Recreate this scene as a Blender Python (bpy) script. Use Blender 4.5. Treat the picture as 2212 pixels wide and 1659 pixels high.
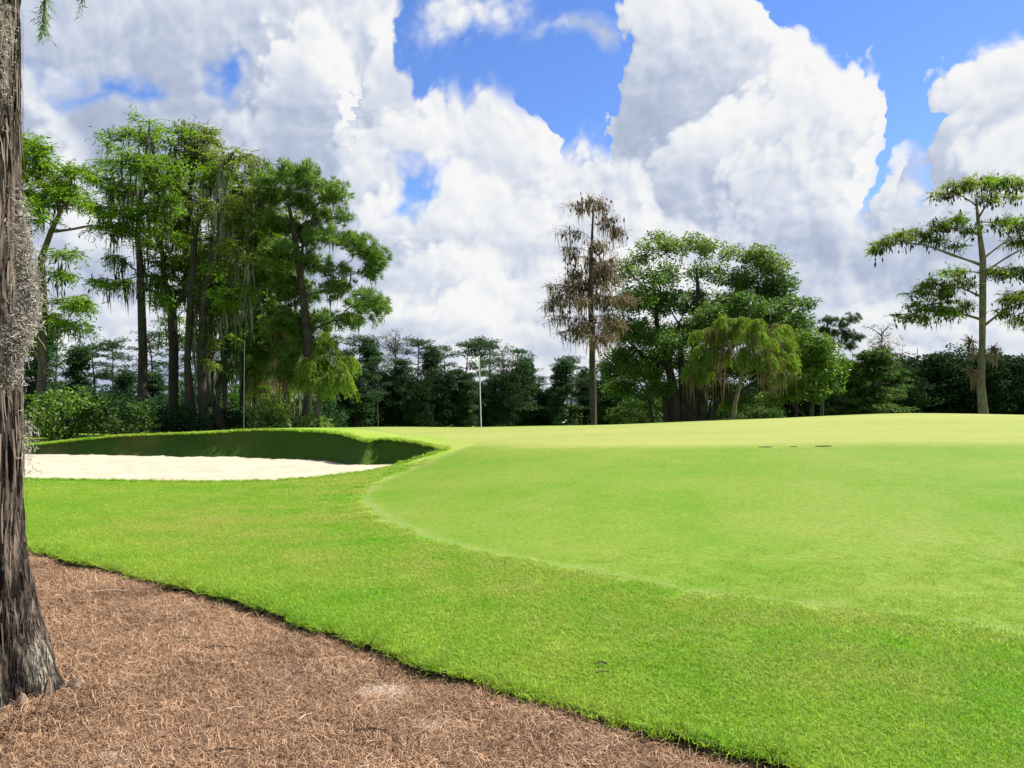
import bpy, math, random
import numpy as np
from mathutils import Vector, geometry

# ------------------------------------------------------------------ camera, sky, sun, exposure
for o in list(bpy.data.objects):
    bpy.data.objects.remove(o)
SC = bpy.context.scene
COL = SC.collection
SC.render.engine = 'CYCLES'
EYE = 1.65
# the photograph read on a 2212 x 1659 grid: focal length and horizon line on that grid
IW, IH, FOC, HORIZ = 2212.0, 1659.0, 1661.7, 871.5
PITCH = math.atan((HORIZ - IH / 2) / FOC)
cam_d = bpy.data.cameras.new('camera')
cam = bpy.data.objects.new('camera', cam_d)
COL.objects.link(cam)
cam.location = (0, 0, EYE)
cam.rotation_euler = (math.pi / 2 + PITCH, 0, 0)
cam_d.sensor_width = 36
cam_d.lens = 36 * FOC / IW
cam_d.clip_end = 6000
SC.camera = cam

SUN_AZ, SUN_EL = math.radians(72), math.radians(54)     # azimuth to the right of the view axis
SUN_DIR = Vector((math.sin(SUN_AZ) * math.cos(SUN_EL), math.cos(SUN_AZ) * math.cos(SUN_EL), math.sin(SUN_EL)))
sun_d = bpy.data.lights.new('sun', 'SUN')
sun_d.energy = 5.0
sun_d.angle = math.radians(0.53)
sun_d.color = (1.0, 0.95, 0.86)
sun = bpy.data.objects.new('sun', sun_d)
COL.objects.link(sun)
sun.rotation_euler = SUN_DIR.to_track_quat('Z', 'Y').to_euler()
sun.location = (20, 10, 40)

SC.view_settings.view_transform = 'Standard'
SC.view_settings.look = 'None'
SC.view_settings.gamma = 1.0
SC.view_settings.use_curve_mapping = False
SC.view_settings.exposure = 1.35
SC.cycles.max_bounces = 6
SC.cycles.diffuse_bounces = 3
SC.cycles.glossy_bounces = 2
SC.cycles.transmission_bounces = 4


class E:
    """a socket (or number) that grows maths nodes"""
    tree = None

    def __init__(s, k):
        s.k = k

    @staticmethod
    def put(k, sock):
        if isinstance(k, E):
            k = k.k
        if isinstance(k, (int, float)):
            sock.default_value = k
        else:
            E.tree.links.new(k, sock)

    def op(s, o, b=None, c=None, clamp=False):
        n = E.tree.nodes.new('ShaderNodeMath')
        n.operation = o
        n.use_clamp = clamp
        E.put(s, n.inputs[0])
        if b is not None:
            E.put(b, n.inputs[1])
        if c is not None:
            E.put(c, n.inputs[2])
        return E(n.outputs[0])

    def __add__(s, b): return s.op('ADD', b)
    __radd__ = __add__
    def __sub__(s, b): return s.op('SUBTRACT', b)
    def __rsub__(s, b): return E(b).op('SUBTRACT', s)
    def __mul__(s, b): return s.op('MULTIPLY', b)
    __rmul__ = __mul__
    def __truediv__(s, b): return s.op('DIVIDE', b)
    def max(s, b): return s.op('MAXIMUM', b)
    def min(s, b): return s.op('MINIMUM', b)
    def pow(s, b): return s.op('POWER', b)
    def clamp(s): return s.op('ADD', 0.0, clamp=True)

    def smooth(s, a, b, lo=0.0, hi=1.0):
        n = E.tree.nodes.new('ShaderNodeMapRange')
        n.interpolation_type = 'SMOOTHSTEP'
        E.put(s, n.inputs[0])
        for i, v in zip((1, 2, 3, 4), (a, b, lo, hi)):
            E.put(v, n.inputs[i])
        return E(n.outputs[0])


def nd(kind, **kw):
    n = E.tree.nodes.new(kind)
    for k, v in kw.items():
        setattr(n, k, v)
    return n


def noise(vec, scale, detail=3, rough=0.55, dist=0.0, out='Factor'):
    n = nd('ShaderNodeTexNoise')
    if vec is not None:
        E.tree.links.new(vec, n.inputs['Vector'])
    n.inputs['Scale'].default_value = scale
    n.inputs['Detail'].default_value = detail
    n.inputs['Roughness'].default_value = rough
    n.inputs['Distortion'].default_value = dist
    return E(n.outputs[0]) if out == 'Factor' else n.outputs[1]


def vmath(o, a, b):
    n = nd('ShaderNodeVectorMath', operation=o)
    for k, i in ((a, 0), (b, 1)):
        if isinstance(k, (tuple, list)):
            n.inputs[i].default_value = k
        else:
            E.tree.links.new(k, n.inputs[i])
    return n.outputs[0]


def mixc(f, a, b):
    n = nd('ShaderNodeMix', data_type='RGBA')
    E.put(f, n.inputs[0])
    for k, i in ((a, 6), (b, 7)):
        if isinstance(k, (tuple, list)):
            n.inputs[i].default_value = (*k[:3], 1)
        else:
            E.tree.links.new(k, n.inputs[i])
    return n.outputs[2]


def angles(px, py):
    x, z0 = (px - IW / 2) / FOC, (IH / 2 - py) / FOC
    y, z = math.cos(PITCH) - z0 * math.sin(PITCH), math.sin(PITCH) + z0 * math.cos(PITCH)
    return math.atan2(x, y), math.atan2(z, math.hypot(x, y))


def build_world():
    w = bpy.data.worlds.new('World')
    SC.world = w
    w.use_nodes = True
    t = w.node_tree
    t.nodes.clear()
    E.tree = t
    out = nd('ShaderNodeOutputWorld')
    sky = nd('ShaderNodeTexSky', sky_type='NISHITA', sun_disc=False)
    sky.sun_elevation = SUN_EL
    sky.sun_rotation = SUN_AZ
    sky.air_density = 1.0
    sky.dust_density = 0.15
    sky.ozone_density = 4.0
    D = nd('ShaderNodeTexCoord').outputs['Generated']
    # cloud heaps, far ones first: the skyline of each as (x, y) on the photo grid
    heaps = [
        (0, [(-150, -160), (500, -150), (760, -110), (832, -40), (852, 100), (872, 165), (892, 212), (940, 190), (985, 178), (1030, 195), (1058, 232), (1100, 226), (1140, 214), (1188, 248), (1198, 306), (1232, 308), (1282, 284), (1330, 292), (1382, 322), (1420, 298), (1450, 340), (1500, 350), (1900, 420), (1935, 402), (1942, 345), (1968, 322), (2005, 326), (2042, 352), (2058, 225), (2085, 185), (2130, 138), (2190, 112), (2360, 90)]),
        (0, [(-150, 700), (1300, 700), (1338, 290), (1346, 110), (1362, 0), (1400, -60), (1500, -95), (1620, -70), (1690, -10), (1715, 75), (1740, 118), (1775, 114), (1832, 150), (1862, 170), (1887, 208), (1890, 300), (1898, 372), (1930, 700), (2360, 700)]),
        (1, [(-150, 120), (30, 110), (120, 118), (175, 150), (215, 240), (330, 380), (480, 300), (560, 160), (600, 62), (650, 32), (700, 24), (742, 42), (764, 90), (772, 240), (800, 700), (2360, 700)]),
        (1, [(-150, 700), (730, 700), (765, 130), (800, 60), (850, 48), (905, 66), (932, 105), (938, 150), (946, 230), (985, 700), (1380, 700), (1480, 300), (1560, 230), (1640, 205), (1720, 160), (1790, 172), (1850, 190), (1885, 225), (1890, 420), (1960, 700), (2360, 700)]),
        (1, [(-150, 330), (60, 300), (140, 320), (260, 420), (500, 480), (700, 420), (770, 300), (830, 262), (900, 222), (960, 240), (1040, 268), (1130, 262), (1190, 285), (1230, 330), (1290, 312), (1400, 330), (1450, 345), (1500, 500), (1560, 420), (1660, 330), (1740, 300), (1820, 312), (1880, 345), (1930, 430), (2000, 372), (2100, 370), (2180, 300), (2360, 280)]),
        (1, [(-150, 480), (200, 560), (420, 600), (700, 560), (820, 430), (900, 395), (960, 350), (1040, 372), (1100, 420), (1200, 440), (1330, 400), (1420, 440), (1540, 500), (1640, 450), (1720, 410), (1800, 392), (1880, 410), (1960, 470), (2060, 440), (2160, 400), (2360, 380)]),
        (1, [(-150, 640), (300, 690), (620, 640), (860, 560), (960, 520), (1060, 560), (1180, 600), (1330, 540), (1480, 590), (1600, 560), (1720, 520), (1840, 560), (1960, 600), (2100, 560), (2360, 520)]),
        (1, [(-150, 700), (400, 690), (820, 640), (900, 655), (1000, 640), (1120, 690), (1300, 700), (1500, 660), (1760, 640), (1900, 690), (2060, 660), (2360, 640)])]
    A0, A1, E0, E1 = -0.80, 0.80, -0.10, 0.70

    def split(v):
        s = nd('ShaderNodeSeparateXYZ')
        t.links.new(v, s.inputs[0])
        return [E(o) for o in s.outputs]

    def skyline(az01, pts):
        n = nd('ShaderNodeFloatCurve')
        c = n.mapping.curves[0]
        co = []
        for (px, py) in pts:
            a, b = angles(px, py)
            co.append((min(max((a - A0) / (A1 - A0), 0), 1), min(max((b - E0) / (E1 - E0), 0), 1)))
        co[0] = (0.0, co[0][1])
        co[-1] = (1.0, co[-1][1])
        while len(c.points) < len(co):
            c.points.new(0.5, 0.5)
        for p, q in zip(c.points, co):
            p.location = q
            p.handle_type = 'AUTO_CLAMPED'
        n.mapping.update()
        E.put(az01, n.inputs['Value'])
        return E(n.outputs[0]) * (E1 - E0) + E0

    def spot(az, el, px, py, rx, ry):
        a, b = angles(px, py)
        u, q = (az - a) * (FOC / rx), (el - b) * (FOC / ry)
        return (1.0 - (u * u + q * q).op('SQRT')) * (min(rx, ry) / FOC)

    def heap(v, detail):
        vo = nd('ShaderNodeTexVoronoi', feature='F1')
        t.links.new(v, vo.inputs['Vector'])
        vo.inputs['Scale'].default_value = 17.0
        vo.inputs['Detail'].default_value = detail
        vo.inputs['Roughness'].default_value = 0.62
        vo.inputs['Lacunarity'].default_value = 2.3
        vo.normalize = True
        dd = E(vo.outputs['Distance'])
        return 1.0 - dd * dd * 2.6

    warp = vmath('SUBTRACT', noise(D, 7.0, 2.5, 0.5, out='Color'), (0.5, 0.5, 0.5))
    q = vmath('ADD', D, vmath('MULTIPLY', warp, (0.07, 0.07, 0.07)))
    x, y, z = split(D)
    az, el = x.op('ARCTAN2', y), z.op('ARCSINE')
    wx, wy, wz = split(warp)
    bil = heap(q, 2.0)
    bil2 = heap(vmath('ADD', q, (0.008, -0.004, 0.010)), 2.0)
    fine = noise(q, 34.0, 5, 0.62)
    fine2 = noise(vmath('ADD', q, (0.006, -0.003, 0.007)), 34.0, 2, 0.5)
    puff = (bil - 0.55) * 0.055 + (fine - 0.5) * 0.03
    g = (bil - bil2) * 0.74 + (fine - fine2) * 0.22
    big = noise(D, 3.4, 2, 0.5)
    low = noise(vmath('MULTIPLY', D, (1.4, 1.4, 8.0)), 2.0, 3, 0.5)
    wisp = big.smooth(0.35, 0.65, 0.007, 0.035)
    azw = (az + wx * 0.16 + wy * 0.06 + puff * 1.3 - A0) * (1 / (A1 - A0))
    elw = el + wz * 0.10

    alpha, lit = E(0.0), E(0.55)
    for k, (kind, pts) in enumerate(heaps):
        top = skyline(azw, pts)
        topr = skyline(azw + 0.014, pts)
        st = (top - topr) * 44.0
        d = (top - elw) / (1.0 + st.op('ABSOLUTE') * 0.28) + puff
        a = d.smooth(E(-0.002), wisp if kind == 0 else wisp * 1.3 + 0.008)
        sl0 = ((top - topr) * 14.0).max(-0.6).min(0.6)
        slope = sl0 * d.smooth(0.0, 0.16, 1.0, 0.0)
        rim = d.smooth(0.0, 0.085, 0.36, 0.0) * sl0.smooth(-0.45, -0.05)
        b = 0.60 + rim + slope * 0.34 + g - d.smooth(0.03, 0.20) * 0.36 - (big - 0.5) * 0.8
        if kind == 0:
            if k == 0:
                for sp in ((230, 140, 75, 30), (216, 178, 34, 40), (487, 152, 16, 40), (900, 388, 42, 30), (1425, 388, 22, 30)):
                    a = a.min((spot(az + wx * 0.22, el + wz * 0.2, *sp) - puff).smooth(0.012, -0.022))
            else:
                for sp in ((1270, 80, 75, 22), (1020, 25, 150, 52), (2330, 160, 60, 40)):
                    a = a.max((spot(az + wx * 0.2, el + wz * 0.15, *sp) + puff).smooth(0.0, 0.04))
            lit = lit + (b - lit) * a
            alpha = alpha.max(a)
        else:
            lit = lit + (b - lit) * (a * d.smooth(0.05, 0.20, 1.0, 0.0))
    # low in the sky the heaps are seen edge on: flat grey bases, and clouds all round the horizon
    lit = lit - (low - 0.5) * el.smooth(0.08, 0.28, 1.5, 0.3) - el.smooth(0.05, 0.30) * 0.0
    side = (az.op('ABSOLUTE') - 0.70).max(el - 0.60).smooth(0.0, 0.1)
    alpha = alpha + ((big - 0.47 + puff).smooth(0.0, 0.03) - alpha) * side
    lit = lit.clamp()
    ramp = nd('ShaderNodeValToRGB')
    el_ = ramp.color_ramp.elements
    el_[0].position, el_[0].color = 0.0, (0.39, 0.455, 0.615, 1)
    el_[1].position, el_[1].color = 1.0, (1.02, 1.02, 1.02, 1)
    for p, c in ((0.35, (0.53, 0.60, 0.76, 1)), (0.6, (0.73, 0.785, 0.90, 1)), (0.8, (0.90, 0.925, 0.97, 1))):
        e = el_.new(p)
        e.color = c
    E.put(lit, ramp.inputs[0])
    bg1, bg2 = nd('ShaderNodeBackground'), nd('ShaderNodeBackground')
    hs = nd('ShaderNodeHueSaturation')
    t.links.new(sky.outputs[0], hs.inputs['Color'])
    hs.inputs['Saturation'].default_value = 1.18
    hs.inputs['Hue'].default_value = 0.514
    t.links.new(hs.outputs[0], bg1.inputs[0])
    bg1.inputs[1].default_value = 0.076
    t.links.new(ramp.outputs[0], bg2.inputs[0])
    bg2.inputs[1].default_value = 0.36
    m = nd('ShaderNodeMixShader')
    E.put(alpha, m.inputs[0])
    t.links.new(bg1.outputs[0], m.inputs[1])
    t.links.new(bg2.outputs[0], m.inputs[2])
    t.links.new(m.outputs[0], out.inputs[0])
    w.cycles.sampling_method = 'NONE'


build_world()


# ------------------------------------------------------------------ helpers
RNG = np.random.default_rng(11)


def at(px, py, Y):
    """the point at depth Y (metres ahead) behind a point of the photo grid"""
    x, u = (px - IW / 2) / FOC, (IH / 2 - py) / FOC
    y, z = math.cos(PITCH) - u * math.sin(PITCH), math.sin(PITCH) + u * math.cos(PITCH)
    return np.array((x / y * Y, Y, EYE + z / y * Y))


def unit(v):
    return v / np.maximum(np.linalg.norm(v, axis=-1, keepdims=True), 1e-9)


def tag(o, label=None, cat=None, group=None, kind=None):
    for k, v in (('label', label), ('category', cat), ('group', group), ('kind', kind)):
        if v:
            o[k] = v
    return o


def empty(name, loc, label, cat, group=None):
    o = bpy.data.objects.new(name, None)
    COL.objects.link(o)
    o.location = loc
    o.empty_display_size = 0.3
    return tag(o, label, cat, group)


def mesh_np(name, V, faces, mat=None, attrs=None, smooth=False):
    me = bpy.data.meshes.new(name)
    V = np.asarray(V, dtype=np.float32)
    me.vertices.add(len(V))
    me.vertices.foreach_set('co', V.ravel())
    faces = [np.asarray(f, dtype=np.int32) for f in faces if len(f)]
    nl = sum(f.size for f in faces)
    npoly = sum(len(f) for f in faces)
    me.loops.add(nl)
    me.polygons.add(npoly)
    me.loops.foreach_set('vertex_index', np.concatenate([f.ravel() for f in faces]))
    starts, s = [], 0
    for f in faces:
        n = f.shape[1]
        starts.append(s + np.arange(len(f)) * n)
        s += f.size
    me.polygons.foreach_set('loop_start', np.concatenate(starts).astype(np.int32))
    me.update(calc_edges=True)
    if smooth:
        me.shade_smooth()
    for k, a in (attrs or {}).items():
        at_ = me.attributes.new(k, 'FLOAT', 'POINT')
        at_.data.foreach_set('value', np.asarray(a, dtype=np.float32))
    if mat:
        me.materials.append(mat)
    return me


def link(name, me, parent=None, loc=None):
    o = bpy.data.objects.new(name, me)
    COL.objects.link(o)
    if parent is not None:
        o.parent = parent
    if loc is not None:
        o.location = loc
    return o


class Geo:
    def __init__(s):
        s.V, s.Q, s.T, s.A, s.n = [], [], [], [], 0

    def add(s, V, Q=None, T=None, tint=0.5):
        V = np.asarray(V, float).reshape(-1, 3)
        if Q is not None and len(Q):
            s.Q.append(np.asarray(Q).reshape(-1, 4) + s.n)
        if T is not None and len(T):
            s.T.append(np.asarray(T).reshape(-1, 3) + s.n)
        s.V.append(V)
        s.A.append(np.broadcast_to(np.asarray(tint, float), (len(V),)))
        s.n += len(V)

    def tubes(s, P, Rr, sides=5, tint=0.5, cap=True):
        """m tapered tubes of k rings: P (m,k,3), Rr (m,k)"""
        P = np.asarray(P, float)
        m, k, _ = P.shape
        Rr = np.broadcast_to(Rr, (m, k))
        T = unit(np.gradient(P, axis=1))
        ov = unit(P[:, -1] - P[:, 0])
        ref = np.where(np.abs(ov[:, 2:3]) > 0.8, np.array([[1.0, 0.1, 0]]), np.array([[0, 0, 1.0]]))[:, None, :]
        a = unit(np.cross(T, np.broadcast_to(ref, T.shape)))
        b = np.cross(T, a)
        th = np.arange(sides) * 2 * math.pi / sides
        V = P[:, :, None, :] + Rr[:, :, None, None] * (a[:, :, None, :] * np.cos(th)[:, None] + b[:, :, None, :] * np.sin(th)[:, None])
        idx = np.arange(m * k * sides).reshape(m, k, sides)
        nx = np.roll(idx, -1, axis=2)
        Q = np.stack([idx[:, :-1], nx[:, :-1], nx[:, 1:], idx[:, 1:]], -1).reshape(-1, 4)
        tt = np.asarray(tint, float)
        tt = np.broadcast_to(tt.reshape(-1, 1), (m, k * sides)).ravel() if tt.ndim else tt
        s.add(V.reshape(-1, 3), Q, None, tt)

    def leaves(s, C, D, L, W, tint, rng, bend=0.12):
        m = len(C)
        D = unit(D)
        S = unit(np.cross(D, rng.normal(size=(m, 3))))
        N = np.cross(D, S)
        L = np.broadcast_to(L, (m,))[:, None]
        W = np.broadcast_to(W, (m,))[:, None]
        mid = C + D * L * 0.45 + N * L * bend
        V = np.stack([C, mid + S * W / 2, C + D * L, mid - S * W / 2], 1).reshape(-1, 3)
        s.add(V, np.arange(m * 4).reshape(m, 4), None, np.repeat(np.broadcast_to(tint, (m,)), 4))

    def ribbons(s, P, W, rng, tint=0.5):
        m, k, _ = P.shape
        T = unit(np.gradient(P, axis=1))
        S = unit(np.cross(T, rng.normal(size=(m, 1, 3))))
        W = np.broadcast_to(W, (m, k))[..., None] / 2
        V = np.stack([P - S * W, P + S * W], 2).reshape(-1, 3)
        i = np.arange(m * k * 2).reshape(m, k, 2)
        Q = np.stack([i[:, :-1, 0], i[:, :-1, 1], i[:, 1:, 1], i[:, 1:, 0]], -1).reshape(-1, 4)
        tt = np.asarray(tint, float)
        s.add(V, Q, None, np.repeat(np.broadcast_to(tt, (m,)), k * 2))

    def spindles(s, C, L, W, tint, rng, tilt=0.25):
        m = len(C)
        ax = unit(np.array([[0, 0, -1.0]]) + rng.normal(size=(m, 3)) * tilt)
        a = unit(np.cross(ax, rng.normal(size=(m, 3))))
        b = np.cross(ax, a)
        L = np.broadcast_to(L, (m,))[:, None]
        W = np.broadcast_to(W, (m,))[:, None]
        mid = C + ax * L * 0.55
        V = np.stack([C, mid + a * W, mid + b * W, mid - a * W, mid - b * W, C + ax * L], 1).reshape(-1, 3)
        f = np.array([[0, 1, 2], [0, 2, 3], [0, 3, 4], [0, 4, 1], [5, 2, 1], [5, 3, 2], [5, 4, 3], [5, 1, 4]])
        s.add(V, None, (np.arange(m)[:, None, None] * 6 + f).reshape(-1, 3), np.repeat(np.broadcast_to(tint, (m,)), 6))

    def mesh(s, name, mat, origin=(0, 0, 0), smooth=False):
        V = np.concatenate(s.V) - np.asarray(origin)
        fs = []
        if s.Q:
            fs.append(np.concatenate(s.Q))
        if s.T:
            fs.append(np.concatenate(s.T))
        return mesh_np(name, V, fs, mat, {'tint': np.concatenate(s.A)}, smooth)


# ------------------------------------------------------------------ materials
def new_mat(name):
    m = bpy.data.materials.new(name)
    m.use_nodes = True
    m.node_tree.nodes.clear()
    E.tree = m.node_tree
    return m


def finish(shader, bump=None, dist=0.02, strength=0.5):
    out = nd('ShaderNodeOutputMaterial')
    E.tree.links.new(shader, out.inputs[0])


def principled(col, rough=0.8, spec=0.3, bump=None, dist=0.02, strength=0.6):
    p = nd('ShaderNodeBsdfPrincipled')
    if isinstance(col, tuple):
        p.inputs['Base Color'].default_value = (*col, 1)
    else:
        E.tree.links.new(col, p.inputs['Base Color'])
    E.put(rough, p.inputs['Roughness'])
    p.inputs['Specular IOR Level'].default_value = spec
    if bump is not None:
        b = nd('ShaderNodeBump')
        b.inputs['Strength'].default_value = strength
        b.inputs['Distance'].default_value = dist
        E.put(bump, b.inputs['Height'])
        E.tree.links.new(b.outputs[0], p.inputs['Normal'])
    return p.outputs[0]


def attr(name):
    return E(nd('ShaderNodeAttribute', attribute_name=name).outputs['Fac'])


def wpos():
    return nd('ShaderNodeNewGeometry').outputs['Position']


def leaf_mat(name, dark, light, trans=0.4, tcol=None, rough=0.65, spec=0.18, shift=True):
    m = new_mat(name)
    c = mixc(attr('tint'), dark, light)
    bs = principled(c, rough, spec)
    tr = nd('ShaderNodeBsdfTranslucent')
    g = nd('ShaderNodeHueSaturation')
    g.inputs['Hue'].default_value = 0.485 if shift else 0.5
    g.inputs['Saturation'].default_value = 1.1 if shift else 1.0
    g.inputs['Value'].default_value = 1.35 if shift else 1.05
    E.tree.links.new(c, g.inputs['Color'])
    E.tree.links.new(g.outputs[0], tr.inputs[0])
    mx = nd('ShaderNodeMixShader')
    mx.inputs[0].default_value = trans
    E.tree.links.new(bs, mx.inputs[1])
    E.tree.links.new(tr.outputs[0], mx.inputs[2])
    finish(mx.outputs[0])
    return m


def bark_mat(name, dark, light, scale=6.0, stretch=0.12):
    m = new_mat(name)
    oc = nd('ShaderNodeTexCoord').outputs['Object']
    v = vmath('MULTIPLY', oc, (1, 1, stretch))
    a = noise(v, scale * 3, 4, 0.6)
    b = noise(oc, scale * 0.4, 3, 0.5)
    f = (a - 0.5) * 1.6 + (b - 0.5) * 1.0 + 0.45
    c = mixc(f.clamp(), dark, light)
    finish(principled(c, 0.9, 0.15, a, 0.04, 0.8))
    return m


M = {}
M['bark'] = bark_mat('cypress_bark', (0.040, 0.030, 0.022), (0.165, 0.130, 0.10))
M['bark_dark'] = bark_mat('dark_bark', (0.018, 0.014, 0.011), (0.085, 0.072, 0.058))
M['bark_pale'] = bark_mat('pale_bark', (0.060, 0.044, 0.030), (0.27, 0.215, 0.15))
M['cypress'] = leaf_mat('cypress_leaf', (0.050, 0.115, 0.014), (0.165, 0.300, 0.034), 0.55)
M['cypress_olive'] = leaf_mat('olive_leaf', (0.066, 0.108, 0.018), (0.195, 0.260, 0.046), 0.52)
M['cypress_dry'] = leaf_mat('dry_leaf', (0.070, 0.054, 0.028), (0.20, 0.165, 0.085), 0.35)
M['weeping'] = leaf_mat('lime_leaf', (0.075, 0.135, 0.018), (0.20, 0.31, 0.040), 0.48)
M['pine'] = leaf_mat('pine_needle', (0.036, 0.092, 0.016), (0.170, 0.275, 0.060), 0.40, rough=0.55, spec=0.25)
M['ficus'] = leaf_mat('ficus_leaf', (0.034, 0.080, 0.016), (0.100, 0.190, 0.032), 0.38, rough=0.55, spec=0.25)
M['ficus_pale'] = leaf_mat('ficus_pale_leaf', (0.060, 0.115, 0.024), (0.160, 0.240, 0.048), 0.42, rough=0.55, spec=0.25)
M['shrub'] = leaf_mat('shrub_leaf', (0.035, 0.085, 0.014), (0.12, 0.21, 0.025), 0.35, rough=0.5, spec=0.3)
M['far_leaf'] = leaf_mat('far_leaf', (0.015, 0.042, 0.017), (0.050, 0.098, 0.034), 0.28, rough=.8, spec=.08)
M['far_pine'] = leaf_mat('far_pine_leaf', (0.018, 0.046, 0.020), (0.060, 0.110, 0.044), 0.28, rough=.8, spec=.08)
M['oak'] = leaf_mat('oak_leaf', (0.010, 0.027, 0.010), (0.028, 0.058, 0.019), 0.15, rough=.85, spec=.06)
M['far_mid'] = leaf_mat('far_bush_leaf', (0.028, 0.064, 0.015), (0.068, 0.120, 0.030), 0.3, rough=.8, spec=.08)
M['far_dry'] = leaf_mat('far_dry_leaf', (0.040, 0.040, 0.026), (0.105, 0.100, 0.066), 0.25, rough=.8, spec=.08)
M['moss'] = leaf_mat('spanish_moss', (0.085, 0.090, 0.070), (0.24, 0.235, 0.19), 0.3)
M['moss_dark'] = leaf_mat('dark_moss', (0.045, 0.052, 0.038), (0.115, 0.120, 0.090), 0.25)  # darker variant of the hanging moss
M['moss_brown'] = leaf_mat('brown_moss', (0.095, 0.064, 0.038), (0.27, 0.20, 0.135), 0.35)
M['tassel'] = leaf_mat('seed_tassel', (0.018, 0.016, 0.011), (0.075, 0.060, 0.038), 0.1)
def straw_mat():
    m = new_mat('pine_straw')
    p = wpos()
    n = noise(p, 1.1, 3, .6)
    c = mixc((attr('tint') + (n - .5) * .7).clamp(), (0.080, 0.041, 0.022), (0.47, 0.30, 0.185))
    c = mixc(noise(p, 2.3, 3, .5).smooth(.55, .75) * .25, c, (0.27, 0.20, 0.14))
    finish(principled(c, .75, .15))
    return m


M['needle'] = straw_mat() if True else leaf_mat('pine_straw', (0.085, 0.042, 0.022), (0.46, 0.30, 0.185), 0.1, rough=0.7)
M['blade'] = None


def lawn_colour(kind, blade=False):
    """turf colour from the place alone, shared by the ground sheet and the blades"""
    p = wpos()
    a = noise(p, 0.35, 3, 0.55)
    b = noise(p, 1.6, 4, 0.6)
    c = noise(p, 9.0, 3, 0.6)
    if kind == 'green':
        lo, hi = (0.130, 0.185, 0.026), (0.220, 0.228, 0.064)
        q = vmath('MULTIPLY', p, (0.05, 0.55, 0.3))
        f = (noise(q, 1.0, 3, 0.5) - 0.5) * 2.2 + (b - 0.5) * 0.5 + 0.55
    elif kind == 'fringe':
        lo, hi = (0.105, 0.228, 0.005), (0.190, 0.258, 0.034)
        f = (a - 0.5) * 1.9 + (b - 0.5) * 1.2 + (c - 0.5) * 0.5 + 0.5
    else:
        lo, hi = (0.100, 0.240, 0.006), (0.225, 0.285, 0.036)
        f = (a - 0.5) * 1.7 + (b - 0.5) * 1.0 + (c - 0.5) * 0.5 + 0.45
    c = mixc(f.clamp(), lo, hi)
    if kind == 'rough':
        o = nd('ShaderNodeAttribute', attribute_name='olive')
        if blade:
            o.attribute_type = 'INSTANCER'
        c = mixc((E(o.outputs['Fac']) * (0.35 + (b - 0.5) * 1.6 + (a - 0.5) * 1.6)).clamp() * 0.75, c, (0.245, 0.245, 0.062))
    return c, p


def make_lawn_mat():
    m = new_mat('turf')
    cr, p = lawn_colour('rough')
    cf, _ = lawn_colour('fringe')
    cg, _ = lawn_colour('green')
    wob = (noise(p, 3.0, 3, 0.6) - 0.5)
    f1 = (attr('sd_fringe') + wob * 0.08).smooth(-0.03, 0.03)
    f2 = (attr('sd_green') + wob * 0.8).smooth(-0.9, 0.8)
    dry = (attr('sd_fringe') + wob * 0.3)
    seam = dry.smooth(-0.03, 0.02) * dry.smooth(0.05, 0.30, 1.0, 0.0)
    dk = nd('ShaderNodeHueSaturation')
    E.tree.links.new(cr, dk.inputs['Color'])
    dk.inputs['Value'].default_value = 0.92
    fk = nd('ShaderNodeHueSaturation')
    E.tree.links.new(cf, fk.inputs['Color'])
    fk.inputs['Value'].default_value = 0.66
    c = mixc(f1, dk.outputs[0], fk.outputs[0])
    c = mixc(seam * 0.3, c, (0.205, 0.235, 0.09))
    c = mixc(f2, c, cg)
    g1 = noise(p, 55.0, 3, 0.7)
    g2 = noise(p, 16.0, 3, 0.65)
    grain = (g1 - 0.5) * 1.9 + (g2 - 0.5) * 1.0
    amp = 1.0 - f2 * 0.6
    hv = nd('ShaderNodeHueSaturation')
    E.tree.links.new(c, hv.inputs['Color'])
    E.put(grain * amp * 0.85 + 0.97, hv.inputs['Value'])
    h = grain * amp
    finish(principled(hv.outputs[0], 0.85, 0.12, h, 0.012, 0.3))
    return m


def make_blade_mat(kind, value=1.0):
    m = new_mat('blade_' + kind)
    c, _ = lawn_colour(kind, True)
    hv = nd('ShaderNodeHueSaturation')
    E.tree.links.new(c, hv.inputs['Color'])
    t = attr('tint')
    E.put((t * 1.3 + 0.84) * value, hv.inputs['Value'])
    E.put(0.50 - (t - 0.5) * 0.03, hv.inputs['Hue'])
    cc = mixc(t.smooth(0.86, 0.93) * 0.8, hv.outputs[0], (0.42, 0.36, 0.14))
    bs = principled(cc, 0.55, 0.25)
    tr = nd('ShaderNodeBsdfTranslucent')
    E.tree.links.new(cc, tr.inputs[0])
    mx = nd('ShaderNodeMixShader')
    mx.inputs[0].default_value = 0.5
    E.tree.links.new(bs, mx.inputs[1])
    E.tree.links.new(tr.outputs[0], mx.inputs[2])
    finish(mx.outputs[0])
    return m


def make_face_mat():
    m = new_mat('bunker_face_turf')
    p = wpos()
    a = noise(vmath('MULTIPLY', p, (0.35, 0.35, 0.6)), 1.3, 3, 0.5)
    b = noise(vmath('MULTIPLY', p, (1, 1, 0.3)), 28.0, 3, 0.7)
    e = nd('ShaderNodeSeparateXYZ')
    E.tree.links.new(p, e.inputs[0])
    worn = (E(e.outputs[0]) * -1.0).smooth(7.0, 10.0) * a.smooth(0.40, 0.62)
    c = mixc(((b - 0.5) * 2.0 + 0.45 + (a - 0.5)).clamp(), (0.018, 0.055, 0.007), (0.066, 0.130, 0.015))
    c = mixc(worn * 0.45, c, (0.105, 0.085, 0.034))
    finish(principled(c, 0.9, 0.1, b, 0.05, 0.8))
    return m


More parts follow.
